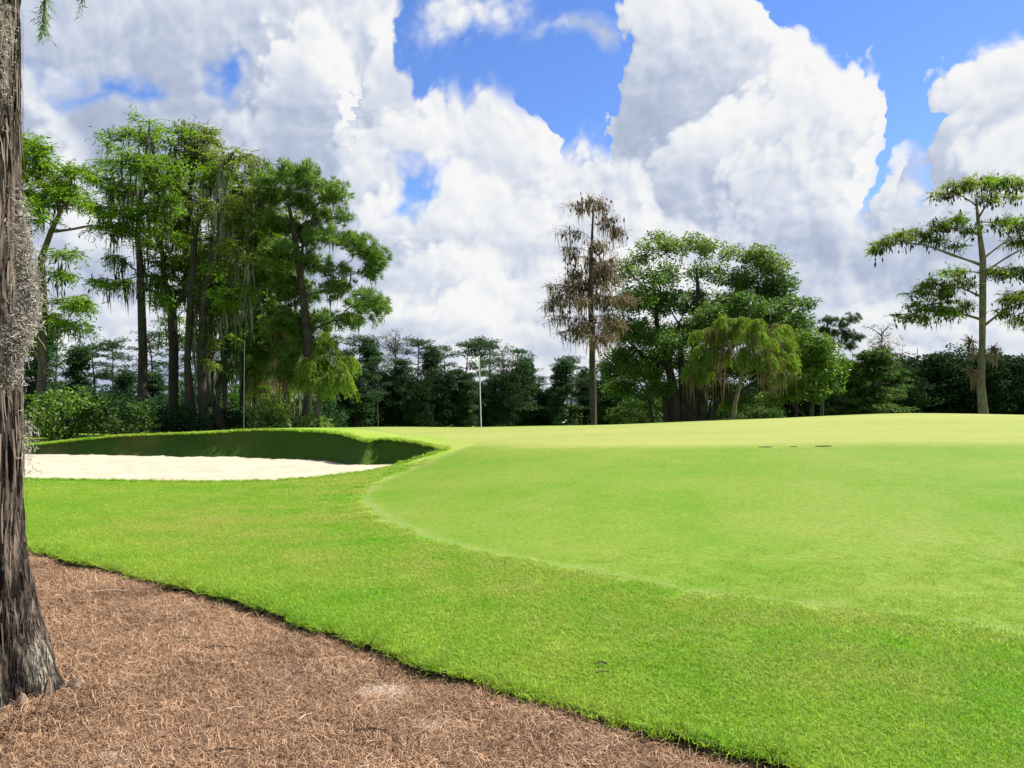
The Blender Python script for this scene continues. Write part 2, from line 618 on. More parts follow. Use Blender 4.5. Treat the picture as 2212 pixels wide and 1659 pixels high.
def make_sand_mat():
    m = new_mat('bunker_sand')
    p = wpos()
    a = noise(p, 1.2, 3, 0.5)
    b = noise(p, 40.0, 4, 0.7)
    r = noise(vmath('MULTIPLY', p, (1.0, 4.0, 1.0)), 3.0, 3, 0.6)
    c = mixc(((a - 0.5) * 1.2 + (b - 0.5) * 0.9 + 0.5).clamp(), (0.245, 0.218, 0.162), (0.385, 0.348, 0.270))
    finish(principled(c, 0.95, 0.05, b * 0.5 + r, 0.05, 0.5))
    return m


def make_mulch_mat():
    m = new_mat('pine_straw_bed')
    p = wpos()
    a = noise(p, 1.3, 3, 0.5)
    b = noise(vmath('MULTIPLY', p, (1, 2.2, 1)), 45.0, 4, 0.7)
    c = mixc(((b - 0.5) * 2.2 + 0.4 + (a - 0.5) * 0.6).clamp(), (0.085, 0.045, 0.024), (0.30, 0.185, 0.105))
    c = mixc((attr('sandy') + (b - 0.5) * 0.8).smooth(0.25, 0.6), c, (0.42, 0.345, 0.28))
    finish(principled(c, 0.95, 0.08, b, 0.02, 0.9))
    return m


def plain_mat(name, col, rough=0.6, spec=0.3, var=0.25, scale=8.0):
    m = new_mat(name)
    n = noise(nd('ShaderNodeTexCoord').outputs['Object'], scale, 4, 0.6)
    lo = tuple(c * (1 - var) for c in col)
    hi = tuple(min(c * (1 + var), 0.95) for c in col)
    finish(principled(mixc(n, lo, hi), rough, spec, n, 0.01, 0.3))
    return m


M['lawn'] = make_lawn_mat()
M['blade_rough'] = make_blade_mat('rough')
M['blade_fringe'] = make_blade_mat('fringe')
M['face'] = make_face_mat()
M['sand'] = make_sand_mat()
M['mulch'] = make_mulch_mat()
M['soil'] = plain_mat('dark_soil_and_shade', (0.035, 0.026, 0.018), 0.95, 0.05, 0.5, 20)  # soil of the cut edge, and the painted shade patches on the brow
M['white'] = plain_mat('white_paint', (0.78, 0.78, 0.76), 0.5, 0.4, 0.03)
M['flag'] = leaf_mat('flag_cloth', (0.86, 0.86, 0.90), (0.88, 0.88, 0.92), 0.5, shift=False)
M['print'] = plain_mat('flag_print', (0.10, 0.12, 0.32), 0.7, 0.2, 0.1)
M['pole'] = plain_mat('grey_green_pole', (0.09, 0.115, 0.105), 0.5, 0.4, 0.15)
M['wood_dry'] = plain_mat('dry_wood', (0.42, 0.33, 0.24), 0.9, 0.1, 0.4, 25)
M['knee'] = plain_mat('weathered_root', (0.20, 0.145, 0.105), 0.95, 0.08, 0.75, 45)
M['twig'] = plain_mat('dark_twig', (0.050, 0.034, 0.024), 0.9, 0.1, 0.4, 25)
M['house'] = plain_mat('pale_house_wall', (0.55, 0.56, 0.57), 0.8, 0.2, 0.06, 2)
M['roof'] = plain_mat('grey_shingle', (0.20, 0.20, 0.21), 0.9, 0.1, 0.2, 4)
M['glass'] = plain_mat('dark_glass', (0.03, 0.04, 0.05), 0.1, 0.6, 0.1)
M['tyre'] = plain_mat('black_rubber', (0.03, 0.03, 0.03), 0.8, 0.2, 0.1)
M['bird'] = plain_mat('white_feather', (0.6, 0.6, 0.58), 0.8, 0.2, 0.1)


# ------------------------------------------------------------------ ground
def ctl(*a):
    return [tuple(at(*q)) for q in a]


LIP_FRONT = ctl((-420, 1030, 17.2), (-200, 1033, 17.0), (60, 1036, 16.7), (250, 1039, 16.5), (450, 1041, 16.4), (620, 1037, 16.6), (750, 1025, 17.2), (832, 1012, 17.7), (885, 996, 18.0), (930, 981, 18.3), (955, 973, 18.6))
LIP_BACK = ctl((962, 969, 19.0), (940, 963, 19.9), (900, 955, 20.6), (850, 949, 21.2), (810, 949, 21.3), (790, 953, 21.1), (772, 946, 21.6), (745, 938, 22.2), (700, 933, 22.9), (630, 929, 23.4), (560, 928, 23.8), (500, 931, 23.9), (440, 935, 24.0), (350, 938, 24.3), (270, 941, 24.6), (190, 948, 24.8), (60, 961, 25.0), (-200, 975, 24.6), (-420, 1000, 22.0))
CP = [(-8, 1, 0), (-3, 0, 0), (0, 2.5, 0), (4, 2.5, 0), (9, 2.5, 0.05), (-6, 5, 0), (-3, 7.5, 0), (0, 4.6, 0), (-9, 10, 0), (-14, 12, 0), (-6, 11, 0), (-2, 10.5, .02), (-7, 14, -.02), (-12, 15, 0), (-3, 13.5, .03), (14, 4, .2), (18, 8, .4), (-20, 5, 0), (-25, 14, 0), (-25, 25, 0), (-20, 30, 0)]
CP += ctl((1062, 1210, 7.9), (1062, 1044, 13), (1062, 982, 17), (1062, 960, 19), (1062, 925, 25.5), (900, 1100, 11.2), (900, 1040, 14.6), (960, 1010, 16.0),
          (1500, 1290, 6.4), (1500, 1150, 9.0), (1500, 1020, 13.5), (1500, 965, 17), (1500, 912, 26.5),
          (1950, 1335, 5.8), (1950, 1150, 8.8), (1950, 1017, 13), (1950, 957, 17), (1950, 893, 28), (1750, 900, 27.5), (1300, 919, 26),
          (2400, 1385, 5.6), (2400, 1150, 8.6), (2400, 1017, 13), (2400, 958, 17), (2400, 899, 28), (2100, 897, 28), (2212, 898, 28), (700, 1350, 5.7), (700, 1150, 9.8), (500, 1150, 9.85),
          (820, 922, 26), (680, 924, 26), (560, 927, 26), (450, 931, 26), (900, 924, 25.8), (980, 926, 25.6), (900, 940, 23.2), (1000, 948, 21.5))
CP += LIP_FRONT[2:] + LIP_BACK[:-2]
for x in range(-24, 30, 6):
    hi = np.clip((x + 6) / 14, 0, 1)
    CP += [(x, 33, 0.25 + 0.55 * hi), (x, 40, 0.25 * hi), (x, 48, 0), (x, 60, 0)]
CP = np.array(CP, float)


def _tps(d):
    d = np.maximum(d, 1e-6)
    return d * d * np.log(d)


_n = len(CP)
_K = _tps(np.linalg.norm(CP[:, None, :2] - CP[None, :, :2], axis=2)) + np.eye(_n) * 0.25
_P = np.c_[np.ones(_n), CP[:, :2]]
_W = np.linalg.solve(np.block([[_K, _P], [_P.T, np.zeros((3, 3))]]), np.r_[CP[:, 2], 0, 0, 0])


def sstep(a, b, x):
    t = np.clip((x - a) / (b - a), 0, 1)
    return t * t * (3 - 2 * t)


def ground(x, y):
    x, y = np.asarray(x, float), np.asarray(y, float)
    sh = x.shape
    p = np.c_[x.ravel(), y.ravel()]
    z = np.empty(len(p))
    for i in range(0, len(p), 20000):
        q = p[i:i + 20000]
        z[i:i + 20000] = _tps(np.linalg.norm(q[:, None] - CP[None, :, :2], axis=2)) @ _W[:_n] + np.c_[np.ones(len(q)), q] @ _W[_n:]
    X, Y = p[:, 0], p[:, 1]
    f = (1 - sstep(42, 55, Y)) * (1 - sstep(26, 44, np.abs(X))) * sstep(-6, 0, Y)
    z = z * f - 2.4 * sstep(40, 78, Y)
    z += 0.012 * np.sin(X * 0.9 + 1.3 * np.sin(Y * 0.5)) * np.sin(Y * 0.7 + X * 0.2) * sstep(8, 14, Y)
    return z.reshape(sh)


def on_ground(px, py, far=60):
    Y = np.linspace(2.0, far, 2400)
    d = at(px, py, 1.0) - np.array((0, 0, EYE))
    X, Z = d[0] * Y, EYE + d[2] * Y
    i = np.argmax(Z < ground(X, Y))
    return (X[i], Y[i])


def densify(P, step, closed=True, rng=None, wob=0.0):
    P = np.asarray(P, float)
    # Catmull-Rom through the points
    n = len(P)
    out = []
    for i in range(n if closed else n - 1):
        if closed:
            a, b, c, d = P[i - 1], P[i], P[(i + 1) % n], P[(i + 2) % n]
        else:
            a, b, c, d = P[max(i - 1, 0)], P[i], P[i + 1], P[min(i + 2, n - 1)]
        k = max(int(np.linalg.norm(c[:2] - b[:2]) / step), 1)
        for t in np.arange(k) / k:
            out.append(0.5 * ((2 * b) + (c - a) * t + (2 * a - 5 * b + 4 * c - d) * t * t + (3 * b - a - 3 * c + d) * t ** 3))
    if not closed:
        out.append(P[-1])
    out = np.array(out)
    if wob:
        out[:, :2] += rng.normal(size=(len(out), 2)) * wob
    return out


def poly_sd(p, poly):
    """signed distance of points to a polygon, positive inside"""
    p, poly = np.asarray(p, float)[:, :2], np.asarray(poly, float)[:, :2]
    res = np.empty(len(p))
    a, b = poly, np.roll(poly, -1, axis=0)
    ab = b - a
    l2 = np.maximum((ab ** 2).sum(1), 1e-12)
    for i in range(0, len(p), 4000):
        q = p[i:i + 4000]
        ap = q[:, None] - a[None]
        t = np.clip((ap * ab).sum(2) / l2, 0, 1)
        d = np.sqrt(((ap - t[..., None] * ab) ** 2).sum(2)).min(1)
        c = ((a[None, :, 1] > q[:, 1:2]) != (b[None, :, 1] > q[:, 1:2])) & (q[:, 0:1] < (b[None, :, 0] - a[None, :, 0]) * (q[:, 1:2] - a[None, :, 1]) / np.where(np.abs(ab[None, :, 1]) < 1e-12, 1e-12, ab[None, :, 1]) + a[None, :, 0])
        res[i:i + 4000] = np.where(c.sum(1) % 2 == 1, d, -d)
    return res


def flat(px, py, z=0.0):
    d = at(px, py, 1.0) - np.array((0, 0, EYE))
    Y = (z - EYE) / d[2]
    return (d[0] * Y, Y)


EDGE = [(-14.0, 10.6), (-10.0, 10.1)] + [flat(*q, -0.055) for q in ((-160, 1172), (70, 1196), (160, 1220), (230, 1234), (330, 1260), (440, 1287), (560, 1322), (660, 1364), (740, 1392), (850, 1427), (950, 1463), (1050, 1491), (1120, 1513), (1200, 1535), (1300, 1563), (1400, 1594), (1500, 1617), (1600, 1645), (1700, 1672), (1850, 1722), (2050, 1810))] + [(2.6, 2.2), (3.6, 1.2), (5.0, -3.0)]
EDGE = densify(EDGE, 0.06, False, np.random.default_rng(2), 0.008)
EDGE[:, 1] += 0.02 * np.sin(EDGE[:, 0] * 9.0) * np.sin(EDGE[:, 0] * 3.1)
MULCH = np.vstack([EDGE, [(5.0, -6.0), (-30.0, -6.0), (-30.0, 10.6)]])
BUNKER3 = densify(LIP_FRONT + LIP_BACK, 0.14, True)
NF = len(densify(LIP_FRONT + LIP_BACK[:1], 0.14, False))
BUNKER = BUNKER3[:, :2]
FRINGE = [on_ground(*q) for q in ((2500, 1400), (2212, 1366), (2050, 1348), (1900, 1331), (1750, 1311), (1560, 1292), (1430, 1271), (1300, 1242), (1140, 1214), (1000, 1186), (900, 1156), (830, 1124), (788, 1092), (782, 1072), (800, 1050), (860, 1024), (915, 1001), (985, 973))]
FRINGE = densify(np.array(FRINGE + [(-1.0, 21.0), (-4.5, 24.0), (-6.0, 27.0), (0, 31), (12, 33), (26, 33), (30, 18), (18, 4)]), 0.3)
GREEN = [on_ground(*q) for q in ((2500, 958), (2212, 957), (1950, 957), (1700, 961), (1400, 965), (1150, 965), (1000, 957))]
GREEN = densify(np.array(GREEN + [(-2.6, 22.6), (-4.6, 24.4), (-5.0, 26.5), (0.5, 29), (8, 29.2), (14, 27.2), (20, 26.6), (30, 26)]), 0.3)


def build_ground():
    rng = np.random.default_rng(5)
    pts = []

    def grid(x0, x1, y0, y1, s):
        gx, gy = np.meshgrid(np.arange(x0, x1, s), np.arange(y0, y1, s))
        q = np.c_[gx.ravel(), gy.ravel()]
        return q + rng.uniform(-0.3, 0.3, q.shape) * s
    a = grid(-10, 12, -2, 13, 0.17)
    a = a[np.abs(a[:, 0]) < np.maximum(a[:, 1], 0) * 0.75 + 2.5]
    b = grid(-24, 26, 13, 31, 0.28)
    b = b[np.abs(b[:, 0]) < b[:, 1] * 0.72 + 2]
    c = grid(-60, 60, -6, 70, 1.6)
    inner = (c[:, 1] < 31) & (c[:, 1] > -2) & (np.abs(c[:, 0]) < np.maximum(c[:, 1], 0) * 0.72 + 2.5)
    c = c[~inner]
    d = grid(-500, 500, -200, 1500, 55)
    d = d[~((np.abs(d[:, 0]) < 62) & (d[:, 1] < 75) & (d[:, 1] > -8))]
    corner = np.array([(-3000, -500), (3000, -500), (3000, 4500), (-3000, 4500)], float)
    P = np.vstack([a, b, c, d])
    sb, sm = poly_sd(P, BUNKER), poly_sd(P, MULCH)
    P = P[(np.abs(sb) > 0.09) & (sb < 0.0) & (np.abs(sm) > 0.05) & (sm < 0)]
    nb, nm = len(BUNKER), len(MULCH)
    pts = np.vstack([BUNKER, MULCH, P, corner])
    edges = [(i, (i + 1) % nb) for i in range(nb)] + [(nb + i, nb + (i + 1) % nm) for i in range(nm)]
    res = geometry.delaunay_2d_cdt([Vector(p) for p in pts], edges, [], 0, 1e-5)
    V = np.array([tuple(v) for v in res[0]])
    F = np.array([f for f in res[2] if len(f) == 3])
    cen = V[F].mean(1)
    keep = (poly_sd(cen, BUNKER) < 0) & (poly_sd(cen, MULCH) < 0)
    F = F[keep]
    z = ground(V[:, 0], V[:, 1])
    # the lips of the bunker keep their own crest
    near = poly_sd(V, BUNKER)
    dd = np.linalg.norm(V[:, None, :2] - BUNKER[None], axis=2) if len(V) < 1 else None
    i = np.where(np.abs(near) < 0.02)[0]
    for k in i:
        j = np.argmin(((BUNKER - V[k]) ** 2).sum(1))
        z[k] = 0.5 * z[k] + 0.5 * BUNKER3[j, 2]
    lipz = z
    me = mesh_np('lawn', np.c_[V, z], [F], M['lawn'], {'olive': olive(V), 'sd_fringe': np.clip(poly_sd(V, FRINGE), -3, 3), 'sd_green': np.clip(poly_sd(V, GREEN), -3, 3)}, True)
    o = link('lawn', me)
    tag(o, 'mown lawn rising to the raised putting green', None, None, 'structure')

    # bunker: turf face all round, sand inside
    lz = ground(BUNKER[:, 0], BUNKER[:, 1]) * 0.5 + BUNKER3[:, 2] * 0.5
    n = len(BUNKER)
    T = unit(np.roll(BUNKER, -1, 0) - np.roll(BUNKER, 1, 0))
    for _ in range(6):
        T = unit(T + np.roll(T, 1, 0) + np.roll(T, -1, 0))
    area = np.sum(BUNKER[:, 0] * np.roll(BUNKER[:, 1], -1) - np.roll(BUNKER[:, 0], -1) * BUNKER[:, 1])
    N = np.c_[-T[:, 1], T[:, 0]] * (1 if area > 0 else -1)
    sz = sand_z(BUNKER[:, 0], BUNKER[:, 1])
    h = np.maximum(lz - sz, 0.03)
    rows = []
    for k, (fz, fo) in enumerate(((0, 0), (0.06, -0.035), (0.16, -0.02), (0.35, 0.05), (0.6, 0.16), (0.85, 0.28), (1.15, 0.44))):
        off = fo * np.clip(h / 0.8, 0.12, 1.2)
        off = off + (0.02 * np.sin(np.arange(n) * 0.35 + k) * (k > 1))
        q = BUNKER + N * off[:, None]
        rows.append(np.c_[q, lz - h * fz])
    V = np.vstack(rows)
    idx = np.arange(len(rows) * n).reshape(len(rows), n)
    nx = np.roll(idx, -1, 1)
    Q = np.stack([idx[:-1], idx[1:], nx[1:], nx[:-1]], -1).reshape(-1, 4)
    tag(link('bunker_face', mesh_np('bunker_face', V, [Q], M['face'], None, True)), 'steep grassed bank round the sand bunker', None, None, 'structure')
    g = []
    gx, gy = np.meshgrid(np.arange(-22, 0, 0.16), np.arange(15.5, 26.5, 0.16))
    k = poly_sd(np.c_[gx.ravel(), gy.ravel()], BUNKER).reshape(gx.shape) > -0.1
    rz = sand_z(gx, gy) + rng.normal(size=gx.shape) * 0.010
    idx = np.arange(gx.size).reshape(gx.shape)
    cellk = k[:-1, :-1] & k[1:, :-1] & k[:-1, 1:] & k[1:, 1:]
    # front cells must not poke out of the lawn in front
    inside = poly_sd(np.c_[gx.ravel(), gy.ravel()], BUNKER).reshape(gx.shape)
    rz = np.where(inside < 0.02, rz - 0.12, rz)
    Q = np.stack([idx[:-1, :-1], idx[:-1, 1:], idx[1:, 1:], idx[1:, :-1]], -1)[cellk]
    tag(link('bunker_sand', mesh_np('bunker_sand', np.c_[gx.ravel(), gy.ravel(), rz.ravel()], [Q], M['sand'], None, True)), 'raked pale sand of the bunker', None, None, 'structure')

    # pine straw bed, a hand's breadth below the lawn, with the cut soil edge
    mx, my = np.meshgrid(np.arange(-10, 6, 0.14), np.arange(-1, 11, 0.14))
    P = np.c_[mx.ravel(), my.ravel()]
    P = P[poly_sd(P, MULCH) > 0.06]
    pts = np.vstack([MULCH, P])
    res = geometry.delaunay_2d_cdt([Vector(p) for p in pts], [(i, (i + 1) % nm) for i in range(nm)], [], 1, 1e-5)
    V = np.array([tuple(v) for v in res[0]])
    F = np.array([f for f in res[2] if len(f) == 3])
    F = F[poly_sd(V[F].mean(1), MULCH) > 0]
    me = mesh_np('pine_straw_bed', np.c_[V, mulch_z(V[:, 0], V[:, 1])], [F], M['mulch'], {'sandy': sandy(V)}, True)
    tag(link('pine_straw_bed', me), 'brown bed of fallen pine straw', None, None, 'structure')
    top = ground(EDGE[:, 0], EDGE[:, 1])
    k = len(EDGE)
    jit = rng.normal(size=(k, 2)) * 0.012
    V = np.vstack([np.c_[EDGE, top - 0.004], np.c_[EDGE + jit + (0.02, 0.02), top - 0.04], np.c_[EDGE + jit, top - 0.16]])
    i = np.arange(k - 1)
    Q = np.vstack([np.stack([i + r * k, i + 1 + r * k, i + 1 + (r + 1) * k, i + (r + 1) * k], -1) for r in (0, 1)])
    tag(link('soil_edge', mesh_np('soil_edge', V, [Q], M['soil'])), 'dark cut soil edge of the lawn', None, None, 'structure')


def olive(P):
    """how far the turf has yellowed: watered and green along the bed, drier towards the mown slope"""
    return sstep(0.35, 1.7, -poly_sd(P, MULCH)) * (1 - 0.75 * sstep(1.5, 4.5, -poly_sd(P, FRINGE)))


def sand_z(x, y):
    x, y = np.asarray(x, float), np.asarray(y, float)
    z = -0.10 + 0.11 * sstep(16.5, 24.0, y) + 0.10 * sstep(-4.5, -1.5, x)
    z += 0.015 * np.sin(y * 3.1 + 1.5 * np.sin(x * 0.9)) * np.sin(x * 1.7 + y) + 0.01 * np.sin(x * 5.0 + 2 * np.sin(y * 2.0))
    return z


def mulch_z(x, y):
    return -0.075 + 0.015 * np.sin(x * 2.1 + 1.0) * np.sin(y * 1.7) + 0.008 * np.sin(x * 7.0 + y * 3.0)


SANDY = [(*flat(830, 1466), 0.25), (*flat(935, 1540), 0.22), (*flat(610, 1425), 0.22), (*flat(790, 1600), 0.10), (*flat(900, 1480), .1)]


def sandy(P):
    s = np.zeros(len(P))
    for (x, y, r) in SANDY:
        s = np.maximum(s, 1.2 - np.hypot((P[:, 0] - x), (P[:, 1] - y) * 1.2) / r)
    return np.clip(s, 0, 1)


build_ground()


# ------------------------------------------------------------------ turf blades and pine straw (uncountable)
def scatter(name, P, rot, scl, var, meshes, label, extra=None):
    """one object that lays small tufts of blades on its points"""
    me = bpy.data.meshes.new(name)
    me.vertices.add(len(P))
    me.vertices.foreach_set('co', np.asarray(P, np.float32).ravel())
    a = me.attributes.new('rot', 'FLOAT_VECTOR', 'POINT')
    a.data.foreach_set('vector', np.asarray(rot, np.float32).ravel())
    a = me.attributes.new('scl', 'FLOAT', 'POINT')
    a.data.foreach_set('value', np.asarray(scl, np.float32))
    a = me.attributes.new('var', 'INT', 'POINT')
    a.data.foreach_set('value', np.asarray(var, np.int32))
    if extra is not None:
        a = me.attributes.new('olive', 'FLOAT', 'POINT')
        a.data.foreach_set('value', np.asarray(extra, np.float32))
    src = bpy.data.collections.new(name + '_tufts')
    for i, m in enumerate(meshes):
        src.objects.link(bpy.data.objects.new('%s_tuft_%02d' % (name, i), m))
    o = link(name, me)
    tag(o, label, None, None, 'stuff')
    ng = bpy.data.node_groups.new(name, 'GeometryNodeTree')
    ng.interface.new_socket('Geometry', in_out='INPUT', socket_type='NodeSocketGeometry')
    ng.interface.new_socket('Geometry', in_out='OUTPUT', socket_type='NodeSocketGeometry')
    N = ng.nodes.new
    gi, go, ins, ci = N('NodeGroupInput'), N('NodeGroupOutput'), N('GeometryNodeInstanceOnPoints'), N('GeometryNodeCollectionInfo')
    ci.inputs['Collection'].default_value = src
    ci.inputs['Separate Children'].default_value = True
    ci.inputs['Reset Children'].default_value = True
    ins.inputs['Pick Instance'].default_value = True

    def na(k, t):
        n = N('GeometryNodeInputNamedAttribute')
        n.data_type = t
        n.inputs['Name'].default_value = k
        return n.outputs['Attribute']
    e = N('FunctionNodeEulerToRotation')
    L = ng.links.new
    L(na('rot', 'FLOAT_VECTOR'), e.inputs[0])
    L(gi.outputs[0], ins.inputs['Points'])
    L(ci.outputs[0], ins.inputs['Instance'])
    L(e.outputs[0], ins.inputs['Rotation'])
    L(na('scl', 'FLOAT'), ins.inputs['Scale'])
    L(na('var', 'INT'), ins.inputs['Instance Index'])
    L(ins.outputs[0], go.inputs[0])
    md = o.modifiers.new('tufts', 'NODES')
    md.node_group = ng
    return o


def blade_patch(name, mat, n, rad, h, w, lean, rng):
    r = rad * np.sqrt(rng.random(n))
    th = rng.random(n) * 2 * math.pi
    B = np.c_[r * np.cos(th), r * np.sin(th), np.full(n, -0.004)]
    hh = h * rng.uniform(0.55, 1.25, n)
    d = rng.normal(size=(n, 2)) * lean
    mid = B + np.c_[d * hh[:, None] * 0.35, hh * 0.6]
    tip = B + np.c_[d * hh[:, None], hh * rng.uniform(0.75, 1.0, n)]
    s = rng.random(n) * math.pi
    S = np.c_[np.cos(s), np.sin(s), np.zeros(n)] * (w * rng.uniform(0.7, 1.3, n))[:, None] / 2
    V = np.stack([B - S, B + S, mid + S * 0.8, mid - S * 0.8, tip], 1).reshape(-1, 3)
    i = np.arange(n)[:, None] * 5
    me = mesh_np(name, V, [i + np.array([[0, 1, 2, 3]]), i + np.array([[3, 2, 4]])], mat, {'tint': np.repeat(rng.beta(2, 2, n), 5)})
    return me


def slope_rot(x, y, rng):
    e = 0.15
    gx = (ground(x + e, y) - ground(x - e, y)) / (2 * e)
    gy = (ground(x, y + e) - ground(x, y - e)) / (2 * e)
    # small slopes: tilt about x and y, spin about z first
    return np.c_[np.arctan(gy), -np.arctan(gx), rng.random(len(x)) * 2 * math.pi]


def in_view(P, m=0.3):
    return (np.abs(P[:, 0]) < P[:, 1] * 0.672 + m) & (P[:, 1] > 2.9)


def build_turf():
    rng = np.random.default_rng(21)
    rough = [blade_patch('rough_tuft', M['blade_rough'], 300, 0.13, 0.024, 0.0042, 0.85, rng) for _ in range(4)]
    short = [blade_patch('fringe_tuft', M['blade_fringe'], 260, 0.15, 0.009, 0.0042, 0.8, rng) for _ in range(4)]
    edge = [blade_patch('edge_tuft', M['blade_rough'], 70, 0.055, 0.060, 0.0036, 0.75, rng) for _ in range(4)]

    def fill(y0, y1, dens):
        area = (y1 - y0) * (y1 * 1.35 + 0.6)
        st = dens ** -0.5
        gx, gy = np.meshgrid(np.arange(-y1 * 0.672 - 0.3, y1 * 0.672 + 0.3, st), np.arange(y0, y1, st))
        P = np.c_[gx.ravel(), gy.ravel()]
        P = P + rng.uniform(-0.5, 0.5, P.shape) * st
        return P[in_view(P)]
    P = np.vstack([fill(2.9, 5, 120), fill(5, 8, 90), fill(8, 11, 70), fill(11, 14, 55), fill(14, 17.5, 45)])
    sm, sb, sf = poly_sd(P, MULCH), poly_sd(P, BUNKER), poly_sd(P, FRINGE)
    k = (sm < -0.05) & (sb < -0.12)
    Rp = P[k & (sf < -0.02)]
    Fp = P[k & (sf > 0.02) & (P[:, 1] < 9) & (rng.random(len(P)) < 1.0 - sstep(5.0, 9.0, P[:, 1]))]
    for nm, Q, ms, lab in (('rough_grass', Rp, rough, 'longer bright green grass between the pine straw and the mown slope'), ('mown_grass', Fp, short, 'closely mown pale grass on the slope up to the green')):
        z = ground(Q[:, 0], Q[:, 1])
        sc = rng.uniform(0.8, 1.25, len(Q)) * (1 + 0.02 * np.maximum(Q[:, 1] - 8, 0))
        scatter(nm, np.c_[Q, z], slope_rot(Q[:, 0], Q[:, 1], rng), sc, rng.integers(0, 4, len(Q)), ms, lab, olive(Q))
    # overhanging tufts on the cut edge
    e = EDGE[(EDGE[:, 1] > 2.7) & (np.abs(EDGE[:, 0]) < EDGE[:, 1] * 0.68 + 0.5)]
    Q = np.repeat(e, 3, axis=0) + rng.normal(size=(len(e) * 3, 2)) * 0.02 + rng.uniform(0, 0.05, (len(e) * 3, 1)) * np.array([[0.5, 0.85]])
    z = ground(Q[:, 0], Q[:, 1]) - 0.006
    rot = np.c_[rng.uniform(0.0, 0.7, len(Q)), rng.uniform(-0.3, 0.3, len(Q)), rng.random(len(Q)) * 0.8 - 0.4]
    scatter('edge_grass', np.c_[Q, z], rot, rng.uniform(0.55, 1.15, len(Q)), rng.integers(0, 4, len(Q)), edge, 'ragged grass tufts hanging over the cut edge of the lawn')
    # fringe of grass along the bunker lip
    lipg = [blade_patch('lip_tuft', M['blade_rough'], 60, 0.10, 0.085, 0.010, 0.7, rng) for _ in range(3)]
    q = np.repeat(BUNKER, 5, axis=0) + rng.normal(size=(len(BUNKER) * 5, 2)) * 0.05
    q = q[np.abs(q[:, 0]) < q[:, 1] * 0.7]
    j = np.array([np.argmin(((BUNKER - p) ** 2).sum(1)) for p in q])
    z = 0.5 * ground(q[:, 0], q[:, 1]) + 0.5 * BUNKER3[j, 2] - 0.02
    scatter('lip_grass', np.c_[q, z], np.c_[rng.uniform(-0.2, 0.3, len(q)), rng.uniform(-0.2, 0.2, len(q)), rng.random(len(q)) * 6.3], rng.uniform(0.5, 1.0, len(q)), rng.integers(0, 3, len(q)), lipg, 'short grass fringe along the lip of the bunker')

    # pine straw
    def straw(n, rad):
        G = Geo()
        r = rad * np.sqrt(rng.random(n))
        th = rng.random(n) * 6.283
        c = np.c_[r * np.cos(th), r * np.sin(th), rng.uniform(0.0, 0.022, n)]
        L = rng.uniform(0.035, 0.13, n)
        a = rng.random(n) * 6.283
        curl = rng.normal(size=n) * 1.1
        t = np.linspace(-0.5, 0.5, 4)
        ang = a[:, None] + curl[:, None] * t[None]
        px = np.cumsum(np.cos(ang), 1) / 4 * L[:, None]
        py = np.cumsum(np.sin(ang), 1) / 4 * L[:, None]
        pz = rng.normal(size=(n, 1)) * 0.03 * t[None] + rng.uniform(0, 0.012, (n, 1)) * (1 - 4 * t[None] ** 2)
        Pp = np.stack([c[:, 0:1] + px, c[:, 1:2] + py, np.maximum(c[:, 2:3] + pz, 0.0)], -1)
        S = np.stack([-np.sin(ang), np.cos(ang), rng.normal(size=(n, 1)) * 0.3 + 0 * ang], -1)
        w = (rng.uniform(0.0014, 0.0030, n)[:, None] * np.array([[0.8, 1, 1, 0.5]]))[..., None] / 2
        V = np.stack([Pp - S * w, Pp + S * w], 2).reshape(-1, 3)
        i = np.arange(n * 8).reshape(n, 4, 2)
        Q = np.stack([i[:, :-1, 0], i[:, :-1, 1], i[:, 1:, 1], i[:, 1:, 0]], -1).reshape(-1, 4)
        G.add(V, Q, None, np.repeat(np.clip(rng.beta(1.3, 2.4, n) + (rng.random(n) < 0.06) * 0.4, 0, 1), 8))
        return G.mesh('straw_tuft', M['needle'])
    ms = [straw(260, 0.2) for _ in range(6)]
    n = 10000
    P = np.c_[rng.uniform(-7.2, 2.4, n), rng.uniform(2.6, 9.6, n)]
    dens = np.clip(1.25 - P[:, 1] * 0.09, 0.3, 1)
    keep = in_view(P, 0.6) & (poly_sd(P, MULCH) > 0.02) & (rng.random(n) < dens) & (rng.random(n) > sandy(P) * 1.5)
    P = P[keep]
    for (sx, sy, sr) in SANDY:
        P = P[np.hypot(P[:, 0] - sx, (P[:, 1] - sy) * 1.3) > (sr + 0.02) * rng.uniform(0.7, 1.3, len(P))]
    tilt = rng.normal(size=(len(P), 2)) * 0.04
    lift = np.zeros(len(P))
    # needles heaped against the foot of the big trunk, and in low drifts
    a = rng.random(260) * 6.283
    q = np.c_[-3.16 + np.cos(a) * rng.uniform(.52, .68, 260), 4.42 + np.sin(a) * rng.uniform(.52, .68, 260)]
    P = np.vstack([P, q])
    tilt = np.vstack([tilt, rng.normal(size=(260, 2)) * .10])
    lift = np.r_[lift, rng.uniform(0, .012, 260)]
    lift = lift + .012 * np.clip(np.sin(P[:, 0] * 3.1 + 1.7 * np.sin(P[:, 1] * 2.2)) * np.sin(P[:, 1] * 3.7), 0, 1)
    scatter('pine_straw', np.c_[P, mulch_z(P[:, 0], P[:, 1]) + 0.002 + lift], np.c_[tilt, rng.random(len(P)) * 6.28], rng.uniform(0.8, 1.3, len(P)), rng.integers(0, 6, len(P)), ms, 'loose brown pine needles strewn over the bed')


build_turf()


# ------------------------------------------------------------------ trees
def bez(p0, p1, p2, k):
    t = np.linspace(0, 1, k)[:, None]
    return (1 - t) ** 2 * p0 + 2 * t * (1 - t) * p1 + t * t * p2


